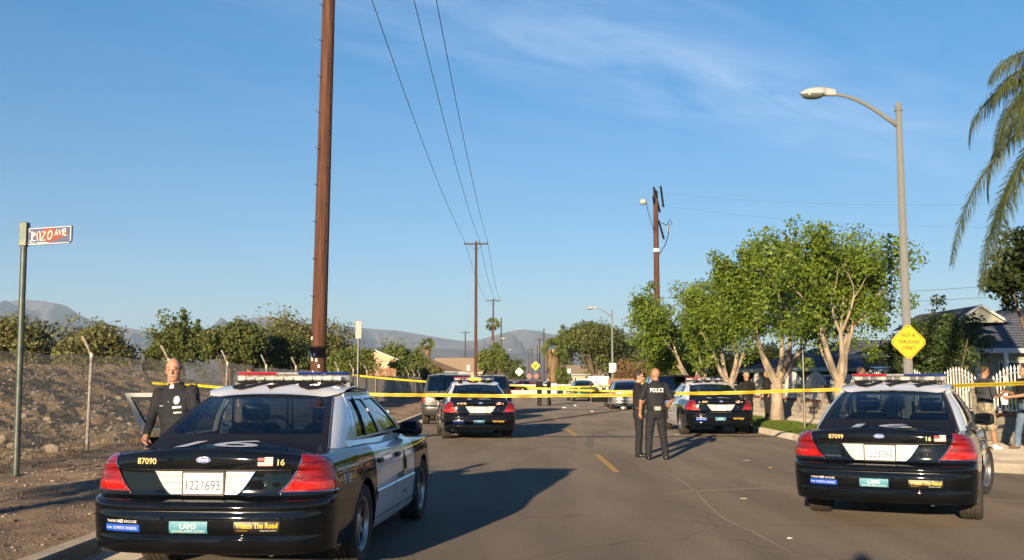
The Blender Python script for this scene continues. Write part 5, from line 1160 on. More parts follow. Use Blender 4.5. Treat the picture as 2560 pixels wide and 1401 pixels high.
for i, (px, py, Y, arm) in enumerate(((1163, 828, 260, 1), (1253, 795, 230, 0), (1360, 822, 240, 0), (1349, 846, 270, 1), (1343, 862, 330, 0), (1330, 872, 380, 1), (1322, 880, 430, 0))):
    h = at(px, py, Y).z; x = at(px, 920, Y).x; side = ['left of the tall crossarm pole', 'beside the fan palm top', 'right of the yellow diamond sign', 'just left of the rightmost of these', 'above the yellow diamond sign', 'left above the yellow diamond sign', 'farthest of the row'][i]
    utility_pole('thin distant utility pole ' + side, x, Y, h, .2, .14, 'pole_wood_far', [(h-.4, 2.4, 0)] if arm else ())
def wire(name, label, a, b, sag, r=.016, group='overhead power lines'):
    a, b = Vector(a), Vector(b); pts = [a.lerp(b, t)-Vector((0, 0, sag*4*t*(1-t))) for t in lin(0, 1, 28)]
    setp(mk(name, *tube(pts, r, 5, False), 'wire_black', None, 179), label, 'power line', group)
px1 = -4.36+.011*PH; x2, x3 = at(1190, 700, 110).x, at(1233, 800, 190).x
for k, (o1, o2, nm) in enumerate(((-1.2, -1.2, 'leftmost'), (.4, .4, 'middle'), (1.25, 1.25, 'rightmost'))):
    wire('power_line', nm + ' of the three wires running from the big pole to the crossarm pole', (px1+o1, 22.8, PH), (x2+o2, 109.8, 16.5), 1.1, .017)
    wire('power_line', nm + ' of the three wires between the two crossarm poles', (x2+o2, 109.8, 16.5), (x3+o2, 189.8, 16.5), 1.0, .022)
for k, (z, nm) in enumerate(((11.9, 'upper'), (11.2, 'lower'))): wire('power_line', nm + ' faint wire leaving the right pole over the trees', (8.2, 56, z), (30, 36, z-3.2-k*.6), .8, .003)
wire('power_line', 'wire low over the blue roof at right', (9, 75, 7.6), (40, 60, 8.2), .6, .012); wire('power_line', 'second wire low over the blue roof at right', (9, 75, 7.1), (40, 60, 7.4), .6, .012)
# ------------------------------------------------------------------ street lamps
def street_lamp(label, x, y, h, reach, side=-1, s=1.):
    t = thing('street_lamp', label, 'street lamp', (x, y, .0), 0, 'street lamps')
    mk('post', *lathe([(.17, 0), (.17, .5), (.13, .55), (.1, .6), (.09, h*.5), (.066, h-.1), (.09, h-.09), (.09, h-.06), (.055, h-.05), (.075, h+.02), (.06, h+.1), (.001, h+.14)], 16), 'lamp_post', t, 50)
    pts = [(side*(.05+(reach-.6)*a), 0, h-.42+.95*math.sin(a*math.pi/2)*.75) for a in lin(0, 1, 10)]; e = pts[-1]
    mk('arm', *tube(pts, [.055-.02*i/10 for i in range(11)], 8), 'lamp_post', t, 179)
    def hd(a, b):
        xx = a; w = .17*math.sin(math.pi*min(max(.12+.88*xx, .0), .98))**.6 if xx > .3 else .065+.03*xx; zt = .09+.07*math.sin(math.pi*min(xx*.8+.1, 1)); an = 2*math.pi*b
        return (e[0]+side*(-.08+.8*xx), w*math.cos(an), e[2]+.01+(zt if math.sin(an) > 0 else .055)*math.sqrt(max(0, 1-xx**5))*math.sin(an))
    hdm = mk('lamp_head', *grid(14, 14, hd), 'lamp_white', t, 60)
    mk('lamp_lens', *ell((e[0]+side*.43, 0, e[2]-.03), (.25, .15, .085)), 'lamp_glass', hdm, 179); mk('photocell', *lathe([(.001, e[2]+.16), (.035, e[2]+.155), (.035, e[2]+.11), (.025, e[2]+.1), (.025, e[2]+.06)], 8), 'sign_red', hdm, 50)
    mp = hdm.children
    for c in hdm.children:
        if c.name.startswith('photocell'): c.location = (e[0]+side*.14, 0, 0)
    return t
p = at(2262, 700, 22.6)
t = street_lamp('tall concrete street lamp at the right corner carrying the yellow diamond sign', p.x, 22.6, at(2250, 268, 22.6).z, 2.05)
street_lamp('distant street lamp right of the road with a white notice on its post', at(1531, 900, 88).x, 88, at(1534, 780, 88).z, 2.0)
bpy.context.view_layer.update()
street_lamp('small distant street lamp left of the road beyond the green round tree', at(1231, 900, 160).x, 160, at(1232, 852, 160).z, 2.0, 1)
street_lamp('smallest street lamp far down the left side', at(1256, 900, 230).x, 230, at(1257, 878, 230).z, 2.0, 1)
# ------------------------------------------------------------------ signs
def diamond(name, label, x, y, z, w, front, group=None, post=None, back=False, text=(), dz=0):
    t = thing(name, label, 'sign', (x, y, 0), 0, group); r = w/2; c = .06*w
    def dm(k, yy): return [(-k+c, yy, 0+c), (-c, yy, k-c), (c, yy, k-c), (k-c, yy, c), (k-c, yy, -c), (c, yy, -k+c), (-c, yy, -k+c), (-k+c, yy, -c)]
    v = [(a, b_, q+z) for a, b_, q in dm(r, -.003)+dm(r, .0)]
    mk('plate', v, [tuple(range(8)), tuple(range(15, 7, -1))]+[(i, (i+1) % 8, 8+(i+1) % 8, 8+i) for i in range(8)], 'sign_back' if back else front, t)
    if not back:
        o, i_ = [(a, -.0045, q+z) for a, b_, q in dm(r*.94, 0)], [(a, -.0045, q+z) for a, b_, q in dm(r*.905, 0)]
        mk('border', o+i_, [(k, (k+1) % 8, 8+(k+1) % 8, 8+k) for k in range(8)], 'sign_black' if front == 'sign_yellow' else 'sign_white', t)
    for s_, zz, tw, th in text: decal('lettering', s_, tw, th, lambda a, b: (a, -.0055, z+zz+b), 'sign_black', t)
    if post: mk('post', *box(-.03, .03, .002, .05, post, z+r*.8), 'galvanised', t)
    return t
s = at(2272, 855, 22.45); diamond('warning_sign', 'yellow diamond sign reading NOT A THROUGH STREET on the lamp post', s.x+.0, 22.47, s.z, .835, 'sign_yellow', text=(('NOT A', .145, .3, .075), ('THROUGH', .0, .46, .075), ('STREET', -.135, .29, .075)))
s = at(1339, 915, 100); t = diamond('warning_sign', 'yellow diamond warning sign at the far end of the road', s.x, 100, s.z, .98, 'sign_yellow', post=0)
mk('symbol', *J(box(-.25, .25, -.006, -.004, s.z-.03, s.z+.05), box(-.05, .05, -.0065, -.005, s.z-.22, s.z)), 'sign_black', t)
for px, nm in ((1323, 'left'), (1341, 'right')):
    s = at(px, 941, 99.5); diamond('marker_sign', nm + ' one of the two red diamond markers at the road end', s.x, 99.5, s.z, .56, 'sign_red', 'red end markers', 0)
s = at(1298, 930, 101); diamond('warning_sign', 'bare metal back of a diamond sign at the road end', s.x, 101, s.z, .9, 'sign_back', None, 0, True)
def plate_sign(label, x, y, w, h, zc, face, rz=0, post_r=.03, post_m='galvanised', zb=.1, cat='sign', top=None):
    t = thing('post_sign', label, cat, (x, y, 0), rz, None); mk('post', *tube([(0, 0, zb), (0, 0, top or zc+h/2)], post_r, 8), post_m, t, 60)
    o = mk('plate', *rbox(-w/2, w/2, -post_r-.006, -post_r, zc-h/2, zc+h/2, .003), face, t); return t
s = at(896, 825, 30); plate_sign('grey sign post with a narrow blank plate beside the block wall', s.x, 30, .17, .52, s.z, 'sign_back', R(10), .03, 'galvanised', .1)
s = at(2006, 846, 30.2); plate_sign('thin metal post with a small white plate on the lawn strip', s.x, 30.2, .3, .36, s.z, 'sign_white', R(60), .03, 'galvanised', .1)
s = at(1171, 920, 105); plate_sign('small white notice on a post by the tall crossarm pole', s.x, 105, .3, .55, s.z, 'sign_white')
s = at(1423, 928, 104); plate_sign('small white notice on a post right of the palm', s.x, 104, .32, .45, s.z, 'sign_white')
lp2 = [o for o in bpy.data.objects if o.get('label', '').startswith('distant street lamp')][0]; mk('notice', *box(-.3, .3, -.16, -.14, 2.2, 3.0), 'sign_white', lp2)
# street name sign with graffiti
SY = 15.2; b = at(40, 1185, SY); tp = at(62, 560, SY)
t = thing('street_name_sign', 'rusty blue street name sign with white graffiti on a green post', 'street sign', (b.x, SY, .1), R(0))
H_ = tp.z-.1; mk('post', *tube([(0, 0, -.05), (tp.x-b.x-.0, 0, H_)], .048, 10), 'sign_green', t, 60); tx = tp.x-b.x
mk('bracket', *rbox(tx-.055, tx+.06, -.06, .06, H_-.34, H_+.02, .008), 'sign_green', t)
br = Matrix.Rotation(R(-14), 4, 'Z'); O = Vector((tx+.06, 0, H_-.2))
def sp_(a, b_, o=0.): return tuple(O + br @ Vector((a*1.06, -.012-o, b_+a*.02)))
v = [sp_(*q) for q in ((0, -.13), (.68, -.13), (.72, -.1), (.72, .13), (0, .13))] + [sp_(q[0], q[1], -.02) for q in ((0, -.13), (.68, -.13), (.72, -.1), (.72, .13), (0, .13))]
pl = mk('name_plate', v, [(0, 1, 2, 3, 4), (9, 8, 7, 6, 5)]+[(i, (i+1) % 5, 5+(i+1) % 5, 5+i) for i in range(5)], 'sign_blue', t)
mk('plate_rim', *J(*[tube([sp_(*a, .001), sp_(*b_, .001)], .006, 5) for a, b_ in (((.01, -.12), (.68, -.12)), ((.7, -.1), (.7, .12)), ((.7, .12), (.01, .12)), ((.01, .12), (.01, -.12)))]), 'sign_white', pl)
mk('rust_patch', [sp_(.36+.27*math.cos(w)*(1+.16*math.sin(5*w)), .012+.088*math.sin(w)*(1+.2*math.cos(4*w)), .001) for w in lin(0, 2*math.pi, 40)[:-1]], [tuple(range(40))], 'sign_rust', pl)
strokes = [[(.07, -.09), (.075, .08), (.1, .0)], [(.04, -.1), (.05, -.05)], [(.085, -.0), (.135, .03), (.12, .07), (.085, .03), (.085, -.06), (.14, -.07)], [(.17, -.07), (.165, .05), (.2, .07), (.215, .02), (.215, -.07)], [(.24, .06), (.3, .065), (.235, -.075), (.31, -.06)], [(.37, .075), (.335, .02), (.34, -.05), (.375, -.06), (.405, 0), (.395, .06), (.37, .075)],
    [(.45, -.01), (.475, .085), (.5, -.01)], [(.46, .025), (.495, .03)], [(.515, .075), (.535, -.0), (.56, .075)], [(.575, .03), (.62, .045), (.62, .085), (.585, .085), (.58, .0), (.64, -.01)], [(.02, .1), (.06, .06)], [(.16, -.1), (.3, -.1), (.36, -.115)], [(.06, -.1), (.13, -.105)]]
for i, sk_ in enumerate(strokes): mk('graffiti_stroke', *tube([sp_(*q, .004) for q in sk_], .011 if 2 <= i <= 9 else .006, 5), 'sign_white', pl, 60)
# ------------------------------------------------------------------ police tape
def tape(label, pts, w=.075, sag=.0, text=None, twist=()):
    t = thing('police_tape', label, 'tape', pts[0], 0, 'yellow police tape'); O = Vector(pts[0]); Q = []
    for a, b_ in zip(pts[:-1], pts[1:]):
        a, b_ = Vector(a), Vector(b_)
        for k in lin(0, 1, 40)[:-1]: Q.append(a.lerp(b_, k)-Vector((0, 0, sag*4*k*(1-k))))
    Q.append(Vector(pts[-1])); v = []
    for i, q in enumerate(Q):
        tw = .35*math.sin(i*.33+.8)+.2*math.sin(i*.9); ww = w/2; n = Vector((0, math.sin(tw), math.cos(tw))); v += [tuple(q-O-n*ww), tuple(q-O+n*ww)]
    mk('ribbon', v, [(2*i, 2*i+2, 2*i+3, 2*i+1) for i in range(len(Q)-1)], 'tape_yellow', t)
    if text:
        for i in range(0, len(Q)-5, 5):
            a, b_ = Q[i], Q[i+5]; L = (b_-a).length; nn = max(1, round(L/1.5))
            for k in range(nn):
                c0, c1 = a.lerp(b_, k/nn), a.lerp(b_, (k+1)/nn); d = (c1-c0); c = (c0+c1)/2-O
                decal('tape_print', 'POLICE LINE  DO NOT CROSS   ', d.length*.94, w*.5, lambda p, q: c+d.normalized()*p+Vector((0, -.012, q)), 'sign_black', t)
    return t
A = at(820, 983, 22.8); B = at(1400, 989, 22.5); C = at(2255, 966, 22.4)
tape('long yellow police tape stretched from the big pole to the street lamp', [A, at(1100, 988, 22.7), B, at(1700, 984, 22.5), at(1980, 977, 22.4), C], .072, .015, True)
tape('yellow police tape running right from the street lamp past the two men', [at(2268, 966, 22.4), at(2430, 963, 20.2), at(2640, 953, 18.2)], .075, .01, True)
tape('short yellow police tape left of the big pole behind the door officer', [at(380, 958, 25.0), at(484, 963, 24.2), at(600, 972, 23.4), at(790, 985, 22.9)], .06, .01)
tape('far yellow police tape crossing the road to the silver sedan', [at(880, 938, 56), at(1070, 955, 53), at(1255, 967, 50), at(1580, 980, 48)], .1, .02)
tape('second far yellow police tape sagging behind the distant pair', [at(1250, 962, 76), at(1420, 968, 74), at(1640, 957, 72)], .1, .05)
# ------------------------------------------------------------------ left fence, wall and houses
FX = -8.5
t = thing('chain_link_fence', 'chain link fence with angled post arms along the gravel bank', 'fence', (FX, 15.8, 0))
fp_ = None
for i in range(18):
    y = 4.9*i; z0 = verge_z(FX, 15.8+y)
    if not fp_:
        fp_ = mk('post', *tube([(0, 0, -.1), (0, 0, 1.88)], .036, 8), 'rusty_pipe', t, 60, (0, y, z0)); arm = mk('post_arm', *J(tube([(0, 0, 1.86), (-.05, 0, 2.0), (-.2, 0, 2.28)], .03, 6), lathe([(.042, 1.82), (.045, 1.84), (.045, 1.92), (.03, 1.95)], 8)), 'rusty_pipe', fp_, 60)
    else:
        o = inst(fp_, t, (0, y, z0), name='post'); o.rotation_euler = (rnd.uniform(-.02, .02), rnd.uniform(-.03, .03), 0)
        if i not in (6, 12, 13): inst(arm, o, name='post_arm')
def chain(y0, y1, pitch, r):
    ys_ = np.arange(y0, y1, pitch); m_ = int(1.86/pitch); V_, F_ = [], []
    for k, y in enumerate(ys_):
        zb = verge_z(FX, y)+.02; P_ = [(FX-.03+(.008 if j % 2 else -.008), y+(pitch*.52 if j % 2 else -pitch*.0), zb+j*pitch) for j in range(m_+1)]; n0 = len(V_)
        for x, yy, z in P_: V_ += [(x-r, yy, z-r*.6), (x+r, yy, z-r*.6), (x, yy, z+r)]
        for j in range(m_):
            a = n0+3*j
            for q in range(3): F_.append((a+q, a+(q+1) % 3, a+3+(q+1) % 3, a+3+q))
    return V_, F_
v, f = chain(12.5, 34, .06, .0042); v2, f2 = chain(34, 47, .085, .0055)
V_, F_ = J((v, f), (v2, f2)); O = Vector((FX, 15.8, 0))
setp(mk('wire_mesh', [(a-O.x, b_-O.y, c) for a, b_, c in V_], F_, 'galvanised', t), kind='stuff')
def weeds(name, label, spots, m_, h):
    V_, F_ = [], []
    for x, y, n_ in spots:
        for _ in range(n_):
            a, l = rnd.uniform(0, 6.28), rnd.uniform(.0, .6); px_, py_ = x+rnd.gauss(0, .07), y+rnd.gauss(0, .07); z = verge_z(px_, py_); hh = h*rnd.uniform(.35, 1); k = len(V_); w = .007
            V_ += [(px_-w*math.sin(a), py_+w*math.cos(a), z-.01), (px_+w*math.sin(a), py_-w*math.cos(a), z-.01), (px_+math.cos(a)*l*hh*.5, py_+math.sin(a)*l*hh*.5, z+hh*.6), (px_+math.cos(a)*l*hh*1.1, py_+math.sin(a)*l*hh*1.1, z+hh)]; F_ += [(k, k+1, k+2), (k+1, k+3, k+2)]
    setp(mk(name, V_, F_, m_), label, 'weeds', kind='stuff')
weeds('dry_weeds', 'dry straw coloured weeds along the foot of the chain link fence', [(FX+rnd.gauss(0, .12), rnd.uniform(12, 60), rnd.randint(2, 12)) for _ in range(420)], 'leaf_dry', .2)
weeds('dry_weeds', 'sparse dry weeds growing on the gravel bank', [(rnd.uniform(-17, -9), rnd.uniform(13, 40), rnd.randint(3, 12)) for _ in range(320)], 'leaf_brown', .24)
weeds('dry_weeds', 'small weeds and leaf litter on the dirt verge', [(rnd.uniform(-8, -4.1), rnd.uniform(7, 40), rnd.randint(1, 6)) for _ in range(300)], 'leaf_brown', .07)
wl = thing('fence_screen', 'grey fabric screen hung on the fence posts left of the grey suv', 'fence screen', (FX-.08, 45.2, 0))
for i in range(11):
    y0 = 4.9*i; mk('screen_panel', *grid(16, 8, lambda a, b: (.03*math.sin(9*a+i)*(1-b)+.02*math.sin(23*a+2*i), y0+.03+4.84*a, .12+(1.72+.03*math.sin(5*a+i))*b)), 'screen_fabric', wl, 179)
wf = thing('wood_fence', 'red brown board fence below the peach house', 'fence', (-16.4, 88, 0))
for i in range(26): mk('board', *box(.01+.25*i, .25*i+.24, 0, .03, 0, 2.55+rnd.uniform(-.05, .05)), 'wood_fence', wf)
def house(name, label, loc, rz, w, d, h, rh, wall, roof, wins=(), gable_front=False, ov=.45, chim=None, courses=0, fascia='fascia', door=None, hip=False):
    t = thing(name, label, 'house', loc, rz); W2, D2 = w/2, d/2
    if gable_front: mk('wall', *J(box(-W2, W2, 0, d, 0, h), ([(-W2, 0, h), (W2, 0, h), (0, 0, h+rh), (-W2, d, h), (W2, d, h), (0, d, h+rh)], [(0, 1, 2), (5, 4, 3)])), wall, t)
    elif hip: mk('wall', *box(-W2, W2, 0, d, 0, h), wall, t)
    else: mk('wall', *J(box(-W2, W2, 0, d, 0, h), ([(-W2, 0, h), (-W2, d, h), (-W2, D2, h+rh), (W2, 0, h), (W2, d, h), (W2, D2, h+rh)], [(0, 1, 2), (5, 4, 3)])), wall, t)
    n = max(courses, 1)
    if hip:
        C_ = [(-W2-ov, -ov), (W2+ov, -ov), (W2+ov, d+ov), (-W2-ov, d+ov)]; zE = h-.05; zR = h+rh; rx_ = W2-D2*.85; tops = [((-rx_, D2), (rx_, D2)), ((rx_, D2), (rx_, D2)), ((rx_, D2), (-rx_, D2)), ((-rx_, D2), (-rx_, D2))]
        for k in range(4):
            a, b_ = Vector(C_[k]), Vector(C_[(k+1) % 4]); ta, tb = Vector(tops[k][0]), Vector(tops[k][1]); V_, F_ = [], []
            for i in range(n):
                p0, p1 = i/n, (i+1)/n; kk = len(V_); z0_, z1_ = zE+(zR-zE)*p0, zE+(zR-zE)*p1
                for pt_, zz_ in ((a.lerp(ta, p0), z0_+.03), (b_.lerp(tb, p0), z0_+.03), (b_.lerp(tb, p1), z1_+.005), (a.lerp(ta, p1), z1_+.005), (a.lerp(ta, p0), z0_), (b_.lerp(tb, p0), z0_)): V_.append((pt_.x, pt_.y, zz_))
                F_ += [(kk, kk+1, kk+2, kk+3), (kk, kk+4, kk+5, kk+1)]
            r_ = mk('roof', V_, F_, roof, t); mk('fascia', *tube([(a.x, a.y, zE-.06), (b_.x, b_.y, zE-.06)], .11, 4), fascia, r_)
    for sg in (1, -1) if not hip else ():
        V_, F_ = [], []
        for i in range(n):
            a0, a1 = i/n, (i+1)/n
            def pt(a, e, lift):
                if gable_front: return (sg*(W2+ov)*(1-a), -ov if e else d+ov, h-ov*rh/W2+(rh+ov*rh/W2)*a+lift)
                return (-W2-ov if e else W2+ov, D2+sg*(-(D2+ov))*(1-a), h-ov*rh/D2+(rh+ov*rh/D2)*a+lift)
            k = len(V_); V_ += [pt(a0, 1, .06), pt(a0, 0, .06), pt(a1, 0, .035 if courses else .06), pt(a1, 1, .035 if courses else .06), pt(a0, 1, .035), pt(a0, 0, .035)]; F_ += [(k, k+1, k+2, k+3), (k, k+4, k+5, k+1)]
        r_ = mk('roof', V_, F_, roof, t)
        if gable_front: e = [(sg*(W2+ov), -ov, h-ov*rh/W2+.02), (sg*(W2+ov), d+ov, h-ov*rh/W2+.02)]; g_ = [(sg*(W2+ov), -ov, h-ov*rh/W2+.02), (0, -ov, h+rh+.03)]
        else: e = [(-W2-ov, D2-sg*(D2+ov), h-ov*rh/D2+.02), (W2+ov, D2-sg*(D2+ov), h-ov*rh/D2+.02)]; g_ = [(-W2-ov, D2-sg*(D2+ov), h-ov*rh/D2+.02), (-W2-ov, D2, h+rh+.03)]
        for a, b_ in (e, g_): mk('fascia', *tube([a, b_], .085, 4), fascia, r_)
    for x, z, ww, hh in wins:
        o = mk('window', *rbox(x-ww/2-.07, x+ww/2+.07, -.05, .02, z-hh/2-.07, z+hh/2+.07, .01), 'fascia', t); mk('pane', *box(x-ww/2, x+ww/2, -.06, -.03, z-hh/2, z+hh/2), 'window_glass', o)
        for k in (-1, 1): mk('mullion', *box(x+k*ww/6-.02, x+k*ww/6+.02, -.068, -.058, z-hh/2, z+hh/2), 'fascia', o)
    if door: x, ww, hh, m_ = door; mk('door', *box(x-ww/2, x+ww/2, -.03, .02, 0, hh), m_, t)
    if chim: mk('chimney', *box(chim[0]-.3, chim[0]+.3, chim[1]-.3, chim[1]+.3, h, chim[2]), 'stucco_tan', t)
    return t
Y = 112; p = at(930, 876, Y); q = at(955, 900, Y)
house('house', 'peach stucco gable house beyond the wood fence', (p.x+.3, Y, 0), R(0), 6.6, 9, p.z-1.35, 1.35, 'stucco_peach', 'shingle_brown', [(1.35, 1.95, 1.6, .55)], True)
p = at(1085, 893, 135); house('house', 'house with brown and dark hip roof left of the tall pole', (p.x, 135, 0), R(28), 7, 7, 2.7, p.z-2.7, 'stucco_tan', 'shingle_brown', [(-1, 1.6, 1.2, 1)], False, .6, hip=True)
p = at(1140, 895, 150); house('house', 'tan roofed house just left of the tall pole', (p.x, 150, 0), R(-15), 7.5, 7, 2.8, p.z-2.8, 'stucco_peach', 'shingle_tan', [(0, 1.6, 1.4, 1)], False, .5)
p = at(1450, 945, 140); house('house', 'low tan house far behind the rail fence', (p.x+3, 142, 0), 0, 12, 7, 2.4, 1.2, 'stucco_tan', 'shingle_tan', [(-3, 1.4, 1.2, .9), (2, 1.4, 1.2, .9)])
p = at(1235, 945, 175); house('house', 'low brown house under the round green tree', (p.x-3, 170, 0), 0, 9, 7, 2.3, 1.4, 'stucco_tan', 'shingle_brown', [(1, 1.4, 1.2, .9)])
p = at(140, 885, 85); house('house', 'white house corner between the two leftmost trees', (p.x, 88, .3), R(25), 5, 6, 2.6, 1.5, 'white_wall', 'shingle_brown', [(-1, 1.7, 1., .7)], True)
# far end of the road: white rail fence, pale walls, blue panel
t = thing('rail_fence', 'white rail fence across the far end of the road', 'fence', (-3, 101.5, 0))
for i in range(15): mk('post', *rbox(.0+2*i, .1+2*i, 0, .1, 0, 1.15, .01), 'iron_white', t)
for z in (.45, 1.0): mk('rail', *box(0, 28.1, -.03, .02, z, z+.1), 'iron_white', t)
t = thing('wall', 'low white wall at the far kerb of the cross street', 'wall', (-3.5, 100.4, 0))
for i in range(4): mk('wall_panel', *rbox(3.2*i, 3.2*i+3.17, 0, .2, 0, .55, .01), 'white_wall', t)
p = at(1385, 962, 98); t = thing('notice_board', 'pale blue board standing at the road end right of the distant pair', 'board', (p.x, 98.4, 0), R(-12)); mk('panel', *rbox(-.32, .32, -.03, .03, .25, 1.25, .02), 'blue_panel', t)
for sg in (1, -1): mk('leg', *box(sg*.28-.03, sg*.28+.03, -.025, .025, 0, .3), 'galvanised', t)
for i, (px0, px1, Y, hh, m_, lb) in enumerate(((1440, 1500, 103, 1.75, 'white_wall', 'pale stucco wall right of the green sedan'), (1470, 1522, 102.3, 1.95, 'plate_white', 'bright white gate panel behind the silver sedan'), (1520, 1660, 84.9, 1.7, 'wood_fence', 'weathered board fence behind the officers'))):
    a, b_ = at(px0, 950, Y).x, at(px1, 950, Y).x; t = thing('wall' if i < 2 else 'wood_fence', lb, 'wall' if i < 2 else 'fence', (a, Y, 0)); n = 4 if i < 2 else 24
    for k in range(n): mk('panel' if i < 2 else 'board', *rbox((b_-a)*k/n+.008, (b_-a)*(k+1)/n-.008, 0, .08, 0, hh+rnd.uniform(-.03, .03), .008), m_, t)
# ------------------------------------------------------------------ right yard: block wall, iron fence, houses
WX = 11.25
t = thing('block_wall', 'low concrete block wall with red brick cap along the right walk', 'wall', (WX, 21.5, 0)); mk('mortar_core', *box(.02, .18, 0, 28.0, .1, .76), 'mortar', t)
bm = None; k = 0
for c in range(3):
    for i in range(71):
        y = .4*i-(.2 if c % 2 else 0)
        if y < 0 or y > 27.6: continue
        o = mk('block', *rbox(0, .2, .006, .394, .004, .196, .006), 'block_concrete', t, None, (0, y, .15+.2*c)) if not bm else inst(bm, t, (rnd.uniform(-.003, .003), y, .15+.2*c), name='block'); bm = bm or o
bm = None
for i in range(250):
    o = mk('brick', *rbox(-.02, .22, .005, .107, .752, .81, .006), 'brick_red', t) if not bm else inst(bm, t, name='brick'); bm = bm or o; o.location = (rnd.uniform(-.004, .004), .112*i, 0)
pk = None; descr = ['nearest the right edge', 'second from the right edge', 'behind the lamp post', 'left of the lamp post', 'behind the van side tree trunk', 'second from the gate tree', 'left of the slim metal post', 'farthest toward the officers', 'last of the row']
for i in range(9):
    y0 = 21.7+3.05*i
    pl = thing('gate_pillar', 'block pillar of the iron fence, ' + descr[i], 'pillar', (WX+.1, y0, .15), 0, 'fence pillars')
    for c in range(6): mk('block', *rbox(-.215, .215, -.215, .215, .2*c+.004, .2*c+.196, .008), 'block_concrete', pl)
    mk('cap', *rbox(-.24, .24, -.24, .24, 1.2, 1.26, .015), 'concrete', pl)
    t = thing('iron_fence', 'white arched iron fence panel, ' + descr[i], 'fence', (WX+.1, y0+.22, .82), 0, 'white iron fence panels'); Lp = 2.6; n = 15
    arch = lambda a: .72+.36*math.sin(math.pi*a)
    for k in range(n):
        a = (k+.5)/n; hh = arch(a)
        if not pk: pk = mk('picket', *J(box(-.012, .012, -.012, .012, 0, .9), ([(-.022, -.022, .9), (.022, -.022, .9), (.022, .022, .9), (-.022, .022, .9), (0, 0, 1)], [(0, 1, 4), (1, 2, 4), (2, 3, 4), (3, 0, 4), (3, 2, 1, 0)])), 'iron_white', t); o = pk
        else: o = inst(pk, t, name='picket')
        o.location = (0, Lp*a, .03); o.scale = (1, 1, hh)
    for z_, cv in ((.06, 0), (.0, 1)): mk('rail', *tube([(0, Lp*a, (arch(a)-.16 if cv else z_)) for a in lin(0, 1, 14)], .016, 5), 'iron_white', t)
# blue roofed house
Y = 33; p = at(2425, 770, Y+4.2); e = at(2425, 868, Y)
t = house('house', 'pale green house with blue shingle roof at the right edge', (22.6, Y, 0), 0, 16.5, 9, e.z-.02, at(2500, 770, Y+4.5).z-e.z, 'stucco_green', 'shingle_blue', [(-6.0, 1.55, 1.9, 1.15), (-3.2, 1.6, 1.2, 1.1)], False, .5, None, 16, hip=True)
gx = at(2420, 775, Y+.4).x-22.6; ge = .85; zt = at(2420, 772, Y+.4).z
mk('gable', *([(gx-ge*1.0, -.42, zt-.5), (gx+ge*1.0, -.42, zt-.5), (gx, -.42, zt)], [(0, 1, 2)]), 'stucco_green', t); mk('gable_roof', *J(([(gx-ge-.12, -.5, zt-.55), (gx, -.5, zt+.05), (gx, 4.6, zt+.05), (gx-ge-.12, 4.6, zt-.55)], [(0, 1, 2, 3)]), ([(gx+ge+.12, -.5, zt-.55), (gx, -.5, zt+.05), (gx, 4.6, zt+.05), (gx+ge+.12, 4.6, zt-.55)], [(0, 1, 2, 3)])), 'shingle_blue', t)
for sg in (1, -1): mk('fascia', *tube([(gx+sg*(ge+.12), -.52, zt-.56), (gx, -.52, zt+.04)], .05, 4), 'fascia', t)
for x in (-7.9, -7.0): mk('porch_post', *box(x-.07, x+.07, -.6, -.46, 0, e.z-.1), 'fascia', t)
# low house behind the street trees
Y = 44; e = at(2100, 918, Y)
t = house('house', 'low pale green house with white fascia behind the street trees', (17.2, Y, 0), R(0), 10, 8, e.z, 1.3, 'stucco_green', 'shingle_blue', [(3.2, 1.5, 1.6, 1)], False, .7, None, 10, 'fascia', hip=True)
mk('garage_opening', *box(-3.6, .2, -.04, .03, 0, 2.1), 'garage_dark', t)
# ------------------------------------------------------------------ trees
G1 = 'pruned street trees on the right'
vase_tree('street_tree', 'tallest pale trunked street tree left of the slim metal post', (9.3, 36.2, .13), at(1890, 552, 36).z-.6, 21, .22, 5, 1.4, nleaf=120, size=.12, clump=.56, group=G1, keep=.98, width=1.05)
vase_tree('street_tree', 'broad pale trunked street tree beside the yellow diamond sign', (9.3, 29.2, .13), at(2120, 562, 29).z-.4, 15, .2, 5, 1.4, nleaf=120, size=.11, clump=.53, group=G1, keep=.98, width=1.15)
vase_tree('street_tree', 'pale trunked street tree behind the officer in the cap', (9.3, 44, .13), at(1800, 690, 44).z-.13, 33, .22, 4, 1.3, nleaf=110, size=.13, clump=.58, group=G1, keep=.98)
vase_tree('street_tree', 'pale trunked street tree right of the brown pole', (9.25, 51.5, .13), at(1745, 705, 51.5).z-.13, 44, .22, 5, 1.2, nleaf=110, size=.14, clump=.6, group=G1, keep=.98, width=1.1)
vase_tree('street_tree', 'leaning street tree farthest back beside the brown pole', (9.2, 58.5, .13), 4.6, 55, .2, 4, .6, nleaf=26, size=.15, clump=.5, group=G1, width=1.2, lean=(.35, 0))
G2 = 'trees beyond the gravel bank'
def lt(label, px, top, w, Y, leaf, seed, **kw):
    p = at(px, top, Y); kw['clumps'] = int(kw['clumps']*1.35); return round_tree('tree', label, (p.x, Y, 0), w*Y/2560, p.z, seed, leaf, group=G2, **kw)
lt('dark round tree at the left edge behind the sign post', 45, 778, 200, 66, 'leaf_olive', 1, cl=.15, clumps=110, nleaf=80, size=.22, trunk_h=.06, dome=.3)
lt('broad olive green tree left of the door officer', 246, 782, 225, 62, 'leaf_olive', 2, cl=.15, clumps=140, nleaf=80, size=.2, trunk_h=.06, dome=.34)
lt('feathery pointed tree above the door officer', 462, 772, 170, 58, 'leaf_dark', 3, clumps=120, nleaf=70, size=.17, trunk_h=.1, spiky=5, cl=.17)
lt('dense spiky dark tree left of the big pole', 578, 788, 170, 56, 'leaf_dark', 4, clumps=120, nleaf=70, size=.18, trunk_h=.1, spiky=6, cl=.17)
